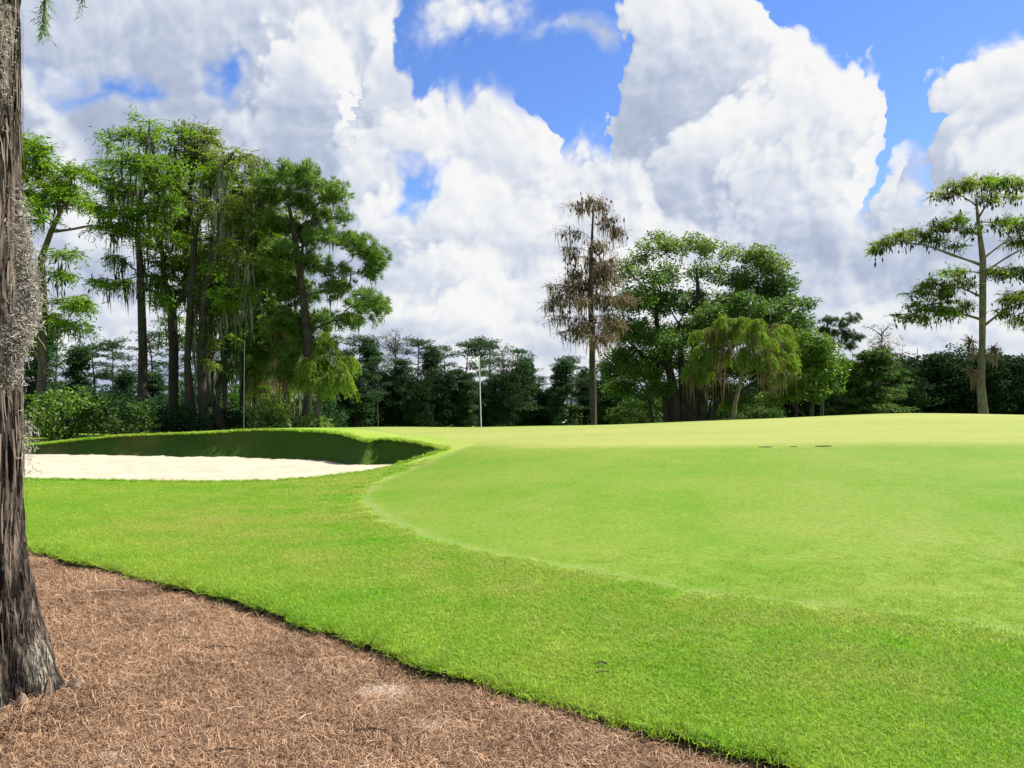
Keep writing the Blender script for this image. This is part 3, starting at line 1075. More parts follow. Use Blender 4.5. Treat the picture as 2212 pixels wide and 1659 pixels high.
def in_ball(n, rng, shell=0.5):
    v = unit(rng.normal(size=(n, 3)))
    return v * (rng.random((n, 1)) ** (1 / 3) * (1 - shell) + shell * rng.uniform(0.75, 1.0, (n, 1)))


def fol_cypress(G, C, O, rng, n_twig=7, n_leaf=8, L=0.20, W=0.048, droop=0.20, size=0.66, hue=0.0):
    """flat feathery sprays: C points, O outward directions"""
    m = len(C)
    d = unit(O[:, None, :] * 0.6 + rng.normal(size=(m, n_twig, 3)) * np.array([0.8, 0.8, 0.35]) + np.array([0, 0, -droop]))
    ln = size * rng.uniform(0.5, 1.2, (m, n_twig, 1))
    t = np.linspace(0.1, 1, n_leaf)[None, None, :, None]
    pos = C[:, None, None, :] + d[:, :, None, :] * ln[:, :, None, :] * t
    pos[..., 2] -= (t[..., 0] ** 2) * droop * ln[:, :, None, 0] * 0.8
    side = rng.normal(size=(m, n_twig, n_leaf, 3)) * np.array([1, 1, 0.35])
    ld = d[:, :, None, :] * 0.7 + side * 0.7 + np.array([0, 0, -droop * 1.2])
    N = m * n_twig * n_leaf
    cl = rng.beta(2.2, 2.2, (m, 1, 1)) * 0.7
    tint = np.clip(cl + rng.uniform(-0.05, 0.35, (m, n_twig, n_leaf)) + hue, 0, 1).ravel()
    G.leaves(pos.reshape(-1, 3), ld.reshape(-1, 3), L * rng.uniform(0.6, 1.3, N), W * rng.uniform(0.7, 1.3, N), tint, rng)


def fol_pine(G, C, O, rng, n=44, L=0.32, W=0.030, tufts=3, spread=0.24, hue=0.0):
    m = len(C)
    c = C[:, None, :] + rng.normal(size=(m, tufts, 3)) * spread * np.array([1, 1, 0.6])
    ax = unit(O[:, None, :] * 0.7 + rng.normal(size=(m, tufts, 3)) * 0.5 + np.array([0, 0, 0.55]))
    d = unit(ax[:, :, None, :] * 0.75 + rng.normal(size=(m, tufts, n, 3)) * 0.75)
    N = m * tufts * n
    pos = np.broadcast_to(c[:, :, None, :], d.shape).reshape(-1, 3)
    tint = np.clip(rng.beta(2, 2, (m, tufts, 1)) * 0.6 + rng.uniform(0, 0.4, (m, tufts, n)) + hue, 0, 1).ravel()
    G.leaves(pos + d.reshape(-1, 3) * 0.03, d.reshape(-1, 3), L * rng.uniform(0.6, 1.15, N), W, tint, rng, 0.05)


def fol_broad(G, C, O, rng, n=60, L=0.17, W=0.10, spread=0.42, hue=0.0, flat=0.7):
    m = len(C)
    off = in_ball(m * n, rng, 0.5).reshape(m, n, 3) * spread * np.array([1.15, 1.15, flat])
    d = unit(off * 1.2 + rng.normal(size=(m, n, 3)) * 0.25 + np.array([0, 0, -0.1]))
    N = m * n
    tint = np.clip(rng.beta(2, 2, (m, 1)) * 0.6 + rng.uniform(0, 0.4, (m, n)) + hue, 0, 1).ravel()
    G.leaves((C[:, None, :] + off).reshape(-1, 3), d.reshape(-1, 3), L * rng.uniform(0.6, 1.25, N), W * rng.uniform(0.7, 1.2, N), tint, rng)


def fol_weep(G, C, O, rng, n=16, k=7, L=0.9, W=0.04, hue=0.0):
    """hanging switches set with small leaves"""
    m = len(C)
    d = unit(O[:, None, :] * 0.8 + rng.normal(size=(m, n, 3)) * 0.6)
    d[..., 2] = np.abs(d[..., 2]) * 0.4
    ln = L * rng.uniform(0.5, 1.2, (m, n, 1))
    t = np.linspace(0.08, 1, k)[None, None, :, None]
    pos = C[:, None, None, :] + d[:, :, None, :] * (ln[:, :, None, :] * 0.55) * np.sqrt(t)
    pos[..., 2] -= (t[..., 0] ** 1.5) * ln[:, :, None, 0] * 0.8
    ld = d[:, :, None, :] * 0.25 + rng.normal(size=(m, n, k, 3)) * 0.25 + np.array([0, 0, -0.8])
    N = m * n * k
    tint = np.clip(rng.beta(2, 2, (m, 1, 1)) * 0.6 + rng.uniform(0, 0.4, (m, n, k)) + hue, 0, 1).ravel()
    G.leaves(pos.reshape(-1, 3), ld.reshape(-1, 3), 0.22 * rng.uniform(0.6, 1.3, N), W * rng.uniform(0.7, 1.2, N), tint, rng)


FOL = {'cypress': fol_cypress, 'pine': fol_pine, 'broad': fol_broad, 'weep': fol_weep}


def moss_strands(G, P, length, width, rng, per=5, spread=0.12):
    m = len(P)
    if m == 0:
        return
    P = np.repeat(P, per, axis=0) + rng.normal(size=(m * per, 3)) * spread
    n = len(P)
    ln = length * rng.uniform(0.25, 1.0, n)
    k = 6
    t = np.linspace(0, 1, k)
    q = np.repeat(P[:, None, :], k, 1)
    q[:, :, 2] -= ln[:, None] * t
    q[:, :, :2] += np.cumsum(rng.normal(size=(n, k, 2)) * 0.028, axis=1) * (ln[:, None, None])
    w = width * rng.uniform(0.5, 1.2, (n, 1)) * (np.array([[0.35, 0.9, 1.0, 0.8, 0.5, 0.08]]))
    G.ribbons(q, w, rng, np.clip(rng.beta(2, 2, n), 0, 1))


def polyline(P, t):
    """points at parameters t (0..1) of a polyline"""
    P = np.asarray(P, float)
    i = np.clip(t * (len(P) - 1), 0, len(P) - 1 - 1e-6)
    k = i.astype(int)
    f = (i - k)[:, None]
    return P[k] * (1 - f) + P[k + 1] * f


def tree(name, label, cat, D, trunks, blobs, style, leaf, bark='bark', group=None, seed=1, dens=1.0, rise=0.45, fol=None, moss=None, tassel=0, limb_r=0.45, depth=1.0, straight=0.0, back=0.0, sub_r=0.022, leaf2=None, share=0.55, pale_over=None):
    """a tree from the stems and the leafy masses seen in the photograph, given their depth.
    trunks: lists of (x, y, radius m); blobs: (x, y, half width, half height[, depth offset m[, density]]) on the photo grid"""
    rng = np.random.default_rng(seed)
    W, Fg = Geo(), Geo()
    Fg2 = Geo()
    s = D / FOC
    stems, rads = [], []
    for tr in trunks:
        dz = tr[0][3] if len(tr[0]) > 3 else 0.0
        P = np.array([at(q[0], q[1], D + (q[3] if len(q) > 3 else dz)) for q in tr])
        gz = ground(P[0:1, 0], P[0:1, 1])[0]
        if tr[0][1] > 860 and P[0, 2] > gz - 0.1:
            P = np.vstack([[P[0, 0], P[0, 1], gz - 0.15], P])
            rr = [tr[0][2] * 1.35] + [q[2] for q in tr]
        else:
            rr = [q[2] for q in tr]
        Q = densify(P, 0.35, False)
        Q[1:, :2] += 0.045 * np.sin(Q[1:, 2:3] * np.array([[1.1, 1.6]]) + seed) + 0.02 * np.sin(Q[1:, 2:3] * np.array([[3.7, 2.9]]) + seed * 2)
        tt = np.linspace(0, 1, len(P))
        L = np.r_[0, np.cumsum(np.linalg.norm(np.diff(P, axis=0), axis=1))]
        LQ = np.r_[0, np.cumsum(np.linalg.norm(np.diff(Q, axis=0), axis=1))]
        rq = np.interp(LQ / LQ[-1], L / L[-1], rr)
        rq = rq * (1 + 0.09 * np.sin(LQ * 3.1 + seed) + 0.07 * rng.normal(size=len(rq)))
        W.tubes(Q[None], rq[None], 10 if rr[0] > 0.12 else 7)
        stems.append(Q)
        rads.append(rq)
    base = stems[0][0].copy()
    allS = np.vstack(stems)
    allR = np.concatenate(rads)
    mossP = []
    ax0 = np.array([at(q[0], q[1], D)[[0, 2]] for q in trunks[0]])
    blobs = sorted(blobs, key=lambda b: np.hypot(*(ax0 - at(b[0], b[1], D)[[0, 2]]).T).min())
    for bi, b in enumerate(blobs):
        px, py, hx, hy = b[:4]
        off = b[4] if len(b) > 4 and b[4] is not None else rng.uniform(-1, 1) * hx * s * 1.6 * depth
        bd = b[5] if len(b) > 5 else 1.0
        c = at(px, py, D + off)
        ra = np.array([hx * s, max(hx * s * 0.85, 0.5), hy * s])
        # limb from the stem
        h = np.hypot(allS[:, 0] - c[0], allS[:, 1] - c[1])
        want = c[2] - rise * h
        cost = np.abs(allS[:, 2] - want) + share * h
        cost = np.where(allS[:, 2] < base[2] + 0.8, cost + 5, cost)
        j = int(np.argmin(cost))
        p0 = allS[j]
        hd = np.linalg.norm(c - p0)
        p1 = (p0 + c) / 2 + np.array([0, 0, (0.16 if rise > 0 else 0.05) * hd]) * (1 - straight) + rng.normal(size=3) * 0.06 * hd
        k = 9
        L = bez(p0, p1, c, k)
        L[1:-1] += rng.normal(size=(k - 2, 3)) * 0.018 * hd
        r0 = min(allR[j] * limb_r, 0.02 + 0.022 * hd)
        rl = np.linspace(max(r0, 0.02), 0.016, k)
        W.tubes(L[None], rl[None], 6)
        allS, allR = np.vstack([allS, L[2:]]), np.concatenate([allR, rl[2:] * 1.8])
        n = max(int(3.2 * dens * bd * (ra[0] * ra[2]) ** 0.85 * 6.5), 5)
        C = c + in_ball(n, rng, 0.45) * ra
        f = rng.uniform(0.45, 1.0, n)
        S = polyline(L, f)
        mid = (S + C) / 2 + rng.normal(size=(n, 3)) * 0.08 + np.array([0, 0, 0.05])
        t = np.linspace(0, 1, 5)[None, :, None]
        B = (1 - t) ** 2 * S[:, None] + 2 * t * (1 - t) * mid[:, None] + t * t * C[:, None]
        W.tubes(B, np.linspace(sub_r, 0.006, 5)[None], 4)
        O = unit(C - (c * 0.5 + polyline(stems[0], np.array([0.6]))[0] * 0.5) * np.array([1, 1, 1]))
        O[:, 2] *= 0.5
        CC = np.vstack([C, B[:, 3]])
        OO = np.vstack([O, O])
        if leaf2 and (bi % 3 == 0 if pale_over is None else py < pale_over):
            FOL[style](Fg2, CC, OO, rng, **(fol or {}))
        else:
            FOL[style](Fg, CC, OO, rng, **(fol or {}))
        mossP.append(np.vstack([B[:, 2], C, polyline(L, rng.uniform(0.3, 1, 6))]))
    root = empty(name, base, label, cat, group)
    link('trunk', W.mesh('trunk', M[bark], base, True), root)
    link('crown', Fg.mesh('crown', M[leaf], base), root)
    if Fg2.n:
        link('pale_crown', Fg2.mesh('pale_crown', M[leaf2], base), root)
    mp = np.vstack(mossP)
    if moss:
        mk, frac, ln, wd = moss
        G = Geo()
        q = mp[rng.random(len(mp)) < frac]
        moss_strands(G, q, ln, wd, rng)
        link('hanging_moss', G.mesh('hanging_moss', M[mk], base), root)['kind'] = 'stuff'
    if tassel:
        G = Geo()
        q = mp[rng.random(len(mp)) < tassel]
        q = np.repeat(q, 3, axis=0) + rng.normal(size=(len(q) * 3, 3)) * 0.22
        G.spindles(q, rng.uniform(0.22, 0.5, len(q)), rng.uniform(0.035, 0.07, len(q)), rng.random(len(q)), rng)
        link('seed_clusters', G.mesh('seed_clusters', M['tassel'], base), root)['kind'] = 'stuff'
    return root


CY = dict(n_twig=7, n_leaf=9)
gl = 'tall cypresses behind the bunker'
tree('bald_cypress', 'leafy cypress with a bent top stem just right of the near trunk', 'tree', 34,
     [[(85, 955, .24), (90, 800, .20), (95, 650, .17), (92, 560, .14), (108, 503, .11), (135, 440, .07)], [(112, 500, .09), (150, 496, .06), (200, 486, .03)]],
     [(70, 345, 40, 40), (130, 378, 52, 36), (100, 425, 60, 36), (50, 330, 35, 60), (155, 425, 45, 36), (172, 372, 30, 20), (75, 465, 50, 32), (45, 420, 40, 60),
      (140, 545, 24, 8), (128, 592, 22, 9), (140, 645, 50, 14), (185, 662, 36, 18), (150, 700, 50, 16), (100, 690, 40, 22), (50, 600, 40, 40), (40, 720, 40, 40)],
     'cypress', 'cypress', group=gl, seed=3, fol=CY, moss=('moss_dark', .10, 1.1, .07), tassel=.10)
tree('bald_cypress', 'straight dark trunked cypress with long moss on its low left branch', 'tree', 39,
     [[(308, 925, .26), (309, 760, .21), (304, 600, .18), (298, 480, .13), (312, 360, .08), (322, 290, .04)]],
     [(300, 272, 60, 14, None, .5), (240, 300, 40, 22, None, .6), (330, 300, 45, 24), (270, 345, 60, 30), (230, 380, 45, 25), (340, 370, 60, 32), (285, 420, 75, 30), (230, 450, 48, 20), (350, 440, 50, 30), (290, 480, 70, 28), (240, 500, 50, 14), (340, 510, 50, 26),
      (225, 603, 40, 9, -.5), (255, 560, 30, 12, .5, .5), (270, 610, 30, 10), (350, 640, 40, 20)],
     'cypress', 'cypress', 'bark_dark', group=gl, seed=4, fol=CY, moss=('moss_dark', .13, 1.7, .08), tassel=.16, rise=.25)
tree('bald_cypress', 'fork stemmed cypress with a dark tasselled crown, tallest of the clump', 'tree', 41,
     [[(377, 925, .28), (376, 760, .24), (372, 660, .21), (352, 600, .12), (350, 520, .09), (365, 420, .05)], [(374, 668, .17), (402, 632, .13), (405, 520, .10), (410, 400, .08), (425, 310, .04)]],
     [(430, 285, 45, 18), (395, 300, 30, 22), (450, 305, 30, 16), (410, 345, 60, 28), (460, 370, 45, 30), (380, 395, 55, 34), (440, 430, 60, 36), (370, 470, 50, 34), (420, 500, 60, 36), (360, 550, 50, 34), (430, 565, 60, 34), (400, 620, 50, 26), (340, 600, 44, 24), (450, 650, 44, 30, 2), (370, 700, 40, 30, 3, .5)],
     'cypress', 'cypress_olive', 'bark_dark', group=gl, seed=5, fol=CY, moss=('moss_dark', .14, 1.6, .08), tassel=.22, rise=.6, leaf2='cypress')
tree('bald_cypress', 'cypress with two close stems and pale moss curtains at its foot', 'tree', 38,
     [[(412, 925, .24), (406, 780, .21), (411, 640, .17), (425, 500, .10), (470, 380, .05)], [(440, 925, .24), (436, 790, .20), (440, 640, .16), (470, 520, .10), (520, 400, .05)]],
     [(500, 340, 45, 20), (540, 360, 36, 24), (470, 380, 45, 28), (520, 400, 48, 30), (560, 420, 36, 30), (480, 450, 55, 34), (540, 480, 50, 36), (450, 520, 50, 34), (510, 550, 60, 36), (440, 600, 50, 30), (560, 560, 44, 34), (500, 630, 60, 30), (430, 690, 26, 60, None, .35), (450, 760, 22, 70, None, .25)],
     'cypress', 'cypress_olive', 'bark_dark', group=gl, seed=6, fol=CY, moss=('moss', .22, 2.6, .09), tassel=.14, rise=.7, leaf2='cypress')
tree('bald_cypress', 'leaning slim cypress in the middle of the dark clump', 'tree', 40,
     [[(478, 925, .20), (458, 850, .19), (452, 740, .16), (462, 620, .12), (500, 480, .06)]],
     [(500, 470, 45, 34), (560, 500, 45, 30), (470, 590, 45, 30), (530, 600, 45, 30), (480, 660, 45, 26), (540, 690, 45, 30), (500, 740, 45, 34), (450, 720, 40, 40, 2), (560, 760, 40, 34, 1), (480, 800, 40, 40, 2, .7)],
     'cypress', 'cypress', 'bark_dark', group=gl, seed=7, fol=CY, moss=('moss_dark', .25, 2.2, .08), tassel=.10, rise=.8)
tree('bald_cypress', 'slim upright cypress left of the thin pole', 'tree', 43,
     [[(491, 925, .15), (483, 800, .14), (478, 650, .11), (500, 500, .05)]],
     [(560, 440, 44, 30), (520, 520, 40, 30), (590, 560, 40, 30), (500, 700, 45, 30), (560, 640, 45, 30), (470, 560, 45, 34), (610, 470, 40, 34), (540, 780, 45, 40, 1, .7)],
     'cypress', 'cypress_olive', 'bark_dark', group=gl, seed=8, fol=CY, moss=('moss_dark', .22, 2.4, .08), rise=.8)
tree('bald_cypress', 'mossy cypress right behind the thin pole', 'tree', 42,
     [[(520, 925, .16), (526, 800, .15), (535, 650, .12), (560, 500, .06)], [(548, 925, .12), (552, 820, .11), (560, 700, .07)]],
     [(565, 600, 45, 34), (600, 520, 36, 30), (545, 720, 45, 36), (590, 680, 45, 36), (560, 790, 40, 30, None, .7), (600, 770, 35, 30, None, .7), (620, 600, 45, 36), (590, 840, 40, 26, None, .5), (640, 820, 40, 34, 2, .6), (520, 840, 40, 30, 2, .5)],
     'cypress', 'cypress', 'bark_dark', group=gl, seed=9, fol=CY, moss=('moss_brown', .28, 2.2, .08), rise=.7)
tree('pine_tree', 'big pine with rounded needle clumps at the right end of the tall clump', 'tree', 37,
     [[(660, 925, .25), (668, 830, .22), (663, 720, .20), (655, 640, .18), (640, 540, .13), (625, 440, .07)], [(655, 640, .10), (650, 560, .08), (655, 480, .05)]],
     [(585, 385, 42, 22), (640, 378, 40, 24), (685, 395, 38, 26), (715, 425, 28, 26), (610, 430, 50, 26), (670, 445, 45, 24), (720, 470, 30, 22), (590, 480, 44, 28), (640, 500, 55, 26), (700, 515, 40, 22), (750, 522, 40, 20), (790, 535, 38, 22), (815, 555, 22, 26), (800, 590, 26, 14),
      (600, 555, 50, 30), (670, 570, 50, 28), (735, 585, 36, 16, None, .5), (590, 620, 50, 32), (660, 632, 60, 28), (730, 628, 40, 20), (780, 650, 40, 22), (818, 672, 22, 22), (760, 690, 40, 18), (700, 690, 48, 22), (640, 700, 55, 28), (590, 690, 36, 32)],
     'pine', 'pine', 'bark_dark', group=None, seed=10, rise=.35, moss=('moss_dark', .05, 1.2, .07), dens=1.05)
tree('pine_tree', 'slanting thin pine stem left of the big pine', 'tree', 39,
     [[(626, 925, .15), (617, 850, .13), (606, 770, .11), (604, 660, .06)]],
     [(600, 740, 40, 30), (640, 760, 40, 24), (570, 760, 36, 30), (610, 690, 44, 28), (690, 740, 40, 26), (660, 790, 40, 26), (620, 810, 34, 24)],
     'pine', 'pine', 'bark', seed=11, rise=.4, moss=('moss_brown', .12, 2.2, .08), dens=1.1)
tree('bald_cypress', 'low yellow green cypress hanging right of the big pine', 'tree', 35,
     [[(682, 925, .13), (690, 850, .11), (700, 760, .06)]],
     [(705, 735, 32, 22), (735, 765, 26, 26), (690, 780, 34, 30), (725, 800, 32, 26), (745, 815, 18, 16), (700, 825, 34, 16), (670, 800, 30, 30)],
     'weep', 'weeping', 'bark', seed=12, rise=.5, dens=.7, fol=dict(hue=-.18))

# dry cypress in the middle
tree('bald_cypress', 'half bare brown cypress draped with moss, standing alone left of the great fig', 'tree', 45,
     [[(1281, 918, .22), (1281, 840, .19), (1278, 740, .17), (1276, 640, .14), (1278, 540, .09), (1281, 435, .03)]],
     [(1242, 447, 24, 9, None, .7), (1302, 442, 18, 9, None, .7), (1275, 435, 22, 6, None, .6), (1232, 500, 38, 9, None, .6), (1315, 482, 34, 10, None, .8), (1338, 500, 18, 8, None, .6), (1225, 540, 36, 11, None, .6), (1305, 530, 40, 14, None, .8), (1265, 560, 40, 14, None, .7),
      (1240, 585, 30, 14, None, .8), (1320, 568, 34, 14, None, .8), (1290, 580, 34, 16, None, .8), (1215, 622, 36, 14), (1255, 610, 40, 20), (1310, 600, 40, 22), (1200, 655, 30, 16), (1240, 655, 40, 22), (1300, 640, 44, 24), (1345, 645, 36, 12), (1210, 690, 30, 14, None, .7), (1265, 695, 45, 22), (1320, 690, 40, 18), (1290, 725, 40, 16), (1240, 720, 30, 14)],
     'cypress', 'cypress_dry', 'bark_dark', seed=13, rise=.12, dens=1.25, fol=dict(n_twig=5, n_leaf=6, W=.032, L=.17, droop=.2), moss=('moss_brown', .50, 1.15, .05), tassel=.50, limb_r=.34)

# right cypress
tree('bald_cypress', 'tall open cypress with layered level branches at the right edge', 'tree', 45,
     [[(2124, 900, .33), (2119, 830, .29), (2120, 740, .24), (2124, 660, .20), (2122, 560, .155), (2114, 480, .10), (2108, 430, .05)], [(2114, 470, .06), (2135, 435, .045), (2160, 412, .025)], [(2112, 448, .045), (2080, 425, .035), (2050, 420, .02)],
      [(2117, 572, .085), (2060, 552, .07), (1990, 528, .05), (1925, 526, .025)], [(2122, 692, .085), (2065, 676, .06), (2000, 672, .03)], [(2123, 642, .075), (2080, 622, .05), (2035, 610, .03)], [(2117, 510, .06), (2080, 494, .045), (2025, 496, .025)],
      [(2122, 592, .08), (2165, 562, .06), (2215, 535, .04), (2260, 520, .03)], [(2124, 705, .085), (2160, 676, .065), (2212, 655, .045), (2270, 640, .03)], [(2123, 560, .06), (2160, 530, .05), (2210, 500, .03)]],
     [(2040, 418, 36, 9), (2075, 404, 36, 11), (2115, 395, 40, 14), (2160, 395, 38, 12), (2205, 402, 34, 9), (2140, 430, 34, 12, None, .6), (2180, 430, 26, 10, None, .5),
      (2075, 478, 32, 9), (2030, 488, 34, 11), (2090, 500, 26, 12, None, .6), (1985, 505, 36, 13), (1940, 512, 36, 9), (1905, 527, 26, 8), (1890, 541, 12, 5), (2015, 520, 34, 10, None, .6), (2060, 530, 30, 10, None, .6),
      (2055, 592, 36, 10), (2015, 612, 36, 11), (1985, 632, 30, 10, None, .8), (2080, 612, 30, 12, None, .7), (2040, 632, 40, 15), (2000, 660, 40, 13), (1960, 683, 32, 9), (2035, 672, 40, 14), (2075, 660, 30, 14, None, .7), (1990, 690, 28, 8, None, .7),
      (2160, 480, 30, 10), (2195, 490, 34, 13), (2235, 480, 34, 13), (2200, 520, 36, 12), (2245, 540, 36, 14), (2160, 590, 36, 11), (2205, 588, 36, 12), (2250, 590, 36, 12), (2185, 640, 36, 14), (2230, 640, 36, 14), (2165, 672, 30, 10, None, .7), (2215, 690, 40, 14), (2270, 640, 34, 18), (2280, 500, 34, 18)],
     'cypress', 'cypress_olive', 'bark_pale', seed=14, rise=.20, dens=1.6, fol=dict(n_twig=7, n_leaf=7, L=.17, W=.044, size=.55, droop=.12), moss=('moss_dark', .08, .9, .05), tassel=.42, limb_r=.5, leaf2='cypress', depth=.8)

# the great fig
fig = tree('strangler_fig', 'great spreading fig tree with a skirt of aerial root stems', 'tree', 56,
     [[(1462, 915, .40), (1458, 850, .34), (1440, 780, .26), (1420, 700, .18), (1410, 600, .09)], [(1492, 915, .45), (1490, 840, .38), (1500, 760, .28), (1510, 660, .18), (1505, 580, .08)], [(1515, 915, .34), (1520, 850, .30), (1550, 790, .22), (1600, 720, .15), (1640, 620, .07)],
      [(1440, 915, .24), (1436, 850, .18), (1405, 790, .13), (1350, 730, .07)], [(1478, 915, .28), (1474, 820, .24), (1468, 700, .15)], [(1505, 915, .2), (1508, 830, .16), (1525, 740, .1)], [(1450, 915, .16), (1446, 830, .12), (1452, 740, .08)], [(1530, 915, .3), (1550, 870, .22), (1600, 845, .16), (1680, 800, .08)], [(1410, 915, .12), (1405, 870, .10), (1385, 830, .07)]],
     [(1425, 512, 26, 14, None, .55), (1392, 545, 38, 24, None, .55), (1450, 540, 40, 22, None, .55), (1500, 525, 36, 18, None, .6), (1540, 538, 38, 20, None, .6), (1578, 545, 26, 14, None, .6), (1345, 590, 34, 26, None, .55), (1400, 600, 44, 30, None, .5), (1460, 590, 46, 28, None, .5), (1520, 590, 46, 28, None, .5), (1575, 595, 40, 26, None, .5),
      (1640, 552, 40, 24), (1670, 575, 36, 28), (1690, 610, 30, 20), (1620, 610, 44, 30), (1660, 640, 44, 26), (1700, 660, 34, 14), (1738, 655, 22, 8), (1365, 650, 44, 32), (1430, 650, 48, 32), (1500, 650, 50, 32), (1570, 660, 50, 32),
      (1345, 710, 40, 34), (1400, 715, 50, 34), (1470, 720, 54, 34), (1540, 725, 54, 34), (1610, 710, 54, 34), (1680, 705, 48, 30), (1730, 710, 36, 26), (1365, 775, 46, 34), (1430, 785, 40, 28, 2.5), (1500, 780, 50, 28, 3), (1560, 790, 50, 34, 3), (1620, 790, 54, 36, 2),
      (1690, 770, 54, 38), (1750, 760, 44, 38), (1340, 840, 40, 28, 2), (1680, 840, 50, 30, 2), (1380, 800, 44, 30, -2), (1330, 790, 34, 36), (1425, 830, 34, 28, -1.5, .6), (1400, 870, 36, 18, 1.5, .6), (1560, 840, 50, 26, 3), (1600, 870, 40, 16, 2), (1500, 820, 40, 30, 3.5), (1690, 735, 44, 26, -1), (1650, 680, 40, 24, 1), (1715, 690, 34, 20), (1440, 740, 44, 30, -3), (1540, 690, 50, 30, -3), (1620, 660, 44, 26, -3)],
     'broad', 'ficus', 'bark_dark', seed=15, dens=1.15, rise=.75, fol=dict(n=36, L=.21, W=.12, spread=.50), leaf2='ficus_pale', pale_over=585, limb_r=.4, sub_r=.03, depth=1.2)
tree('round_tree', 'round bright green tree at the right foot of the great fig', 'tree', 52,
     [[(1752, 915, .16), (1755, 860, .14), (1760, 800, .08)], [(1720, 915, .1), (1722, 850, .08), (1725, 800, .05)]],
     [(1740, 740, 40, 26), (1780, 760, 34, 28), (1800, 795, 24, 34), (1760, 790, 42, 34), (1720, 790, 40, 34), (1790, 835, 30, 24), (1745, 840, 44, 26), (1700, 835, 36, 26), (1665, 855, 30, 20)],
     'broad', 'shrub', 'bark_dark', seed=16, dens=.75, rise=.6, fol=dict(n=56, L=.20, W=.12, spread=.5))
tree('weeping_cypress', 'small lime green weeping cypress with tan moss in front of the great fig', 'tree', 48,
     [[(1585, 912, .17), (1588, 870, .15), (1598, 820, .13), (1612, 770, .09), (1618, 720, .05)], [(1600, 810, .06), (1580, 760, .05), (1560, 720, .03)]],
     [(1560, 690, 34, 16), (1600, 685, 34, 14), (1640, 690, 34, 16), (1680, 705, 26, 16), (1530, 715, 30, 18), (1580, 715, 40, 20), (1640, 725, 44, 22), (1695, 740, 24, 22), (1515, 760, 30, 18), (1555, 755, 34, 20), (1610, 765, 34, 20, -.6), (1665, 765, 40, 20), (1705, 775, 20, 20), (1500, 795, 18, 14), (1535, 800, 26, 14), (1680, 800, 26, 12)],
     'weep', 'weeping', 'bark_pale', seed=17, rise=.3, dens=.7, fol=dict(hue=-.10, n=18), moss=('moss_brown', .30, 2.6, .06))
tree('pine_tree', 'thin crooked pine top poking out right of the great fig', 'tree', 70,
     [[(1775, 925, .2), (1778, 800, .16), (1783, 720, .10), (1790, 685, .04)], [(1783, 735, .06), (1820, 705, .04), (1845, 692, .03)], [(1783, 760, .06), (1815, 735, .04)]],
     [(1788, 690, 12, 9), (1815, 700, 10, 9), (1840, 690, 14, 8), (1850, 728, 12, 8), (1812, 735, 22, 9), (1830, 718, 12, 8), (1835, 750, 10, 6), (1800, 720, 12, 8), (1780, 715, 12, 10)],
     'pine', 'far_pine', 'bark_dark', seed=18, rise=.3, dens=.7, depth=.3)


# ------------------------------------------------------------------ shrubs and the woods behind
def shrub(name, label, px, py, hx, hy, D, leaf, seed, group=None, L=.15, W=.09, dens=1.0, n=50):
    rng = np.random.default_rng(seed)
    c = at(px, py, D)
    s = D / FOC
    gz = ground(np.array([c[0]]), np.array([c[1]]))[0]
    base = np.array([c[0], c[1], gz])
    root = empty(name, base, label, 'shrub', group)
    top = c[2] + hy * s
    ra = np.array([hx * s, hx * s * 0.8, max((top - gz) * 0.5, .4)])
    cc = np.array([c[0], c[1], top - ra[2]])
    k = int(60 * dens * max(ra[0] * ra[2], .5) ** .8)
    C = cc + in_ball(k, rng, .55) * ra * (1 + .22 * np.abs(rng.normal(size=(k, 1))) - .14)
    C = C[C[:, 2] > gz + .1]
    k = len(C)
    W_ = Geo()
    m = min(k, 60)
    S = np.repeat((base + np.array([0, 0, -.05]))[None], m, 0) + rng.normal(size=(m, 3)) * np.array([.15, .15, 0])
    t = np.linspace(0, 1, 5)[None, :, None]
    mid = (S + C[:m]) / 2 + np.array([0, 0, .2])
    B = (1 - t) ** 2 * S[:, None] + 2 * t * (1 - t) * mid[:, None] + t * t * C[:m, None]
    W_.tubes(B, np.linspace(.03, .008, 5)[None], 4)
    F_ = Geo()
    fol_broad(F_, C, unit(C - cc), rng, n=n, L=L, W=W, spread=.40)
    link('stem', W_.mesh('stem', M['bark_dark'], base, True), root)
    link('foliage', F_.mesh('foliage', M[leaf], base), root)
    return root


shrub('leafy_shrub', 'rounded bright leaved shrub beside the near trunk behind the bunker', 140, 880, 62, 45, 32, 'shrub', 31, L=.17, W=.11, dens=.62)
shrub('leafy_shrub', 'dark broad shrub between the bright shrub and the straight cypress', 255, 895, 70, 40, 33, 'far_mid', 32, L=.17, W=.10, dens=.5)
shrub('leafy_shrub', 'low black green shrub at the feet of the cypress clump', 390, 905, 62, 22, 36, 'oak', 33)
shrub('leafy_shrub', 'pale leaved shrub between the pole and the slanting pine stem', 585, 893, 36, 34, 36, 'ficus_pale', 34)
shrub('leafy_shrub', 'tiny pale shrub right of the big pine trunk', 682, 915, 22, 10, 35, 'ficus_pale', 35)
shrub('leafy_shrub', 'dark shrub low behind the near trunk at the left edge', 60, 890, 40, 60, 37, 'oak', 36)
shrub('leafy_shrub', 'dim green shrub left of the fig roots', 1375, 885, 55, 22, 70, 'far_mid', 37, L=.22, W=.13)
shrub('leafy_shrub', 'dim green shrub low between the fig roots and the weeping cypress', 1555, 890, 40, 22, 68, 'far_mid', 38, L=.22, W=.13)
shrub('leafy_shrub', 'dim shrub right of the weeping cypress trunk', 1650, 892, 60, 18, 68, 'far_mid', 39, L=.22, W=.13)
shrub('leafy_shrub', 'dark shrub under the pine at the end of the clump', 640, 905, 30, 18, 40, 'oak', 41)
shrub('leafy_shrub', 'black green shrub in the shade between the clump stems', 500, 905, 45, 20, 41, 'oak', 42)


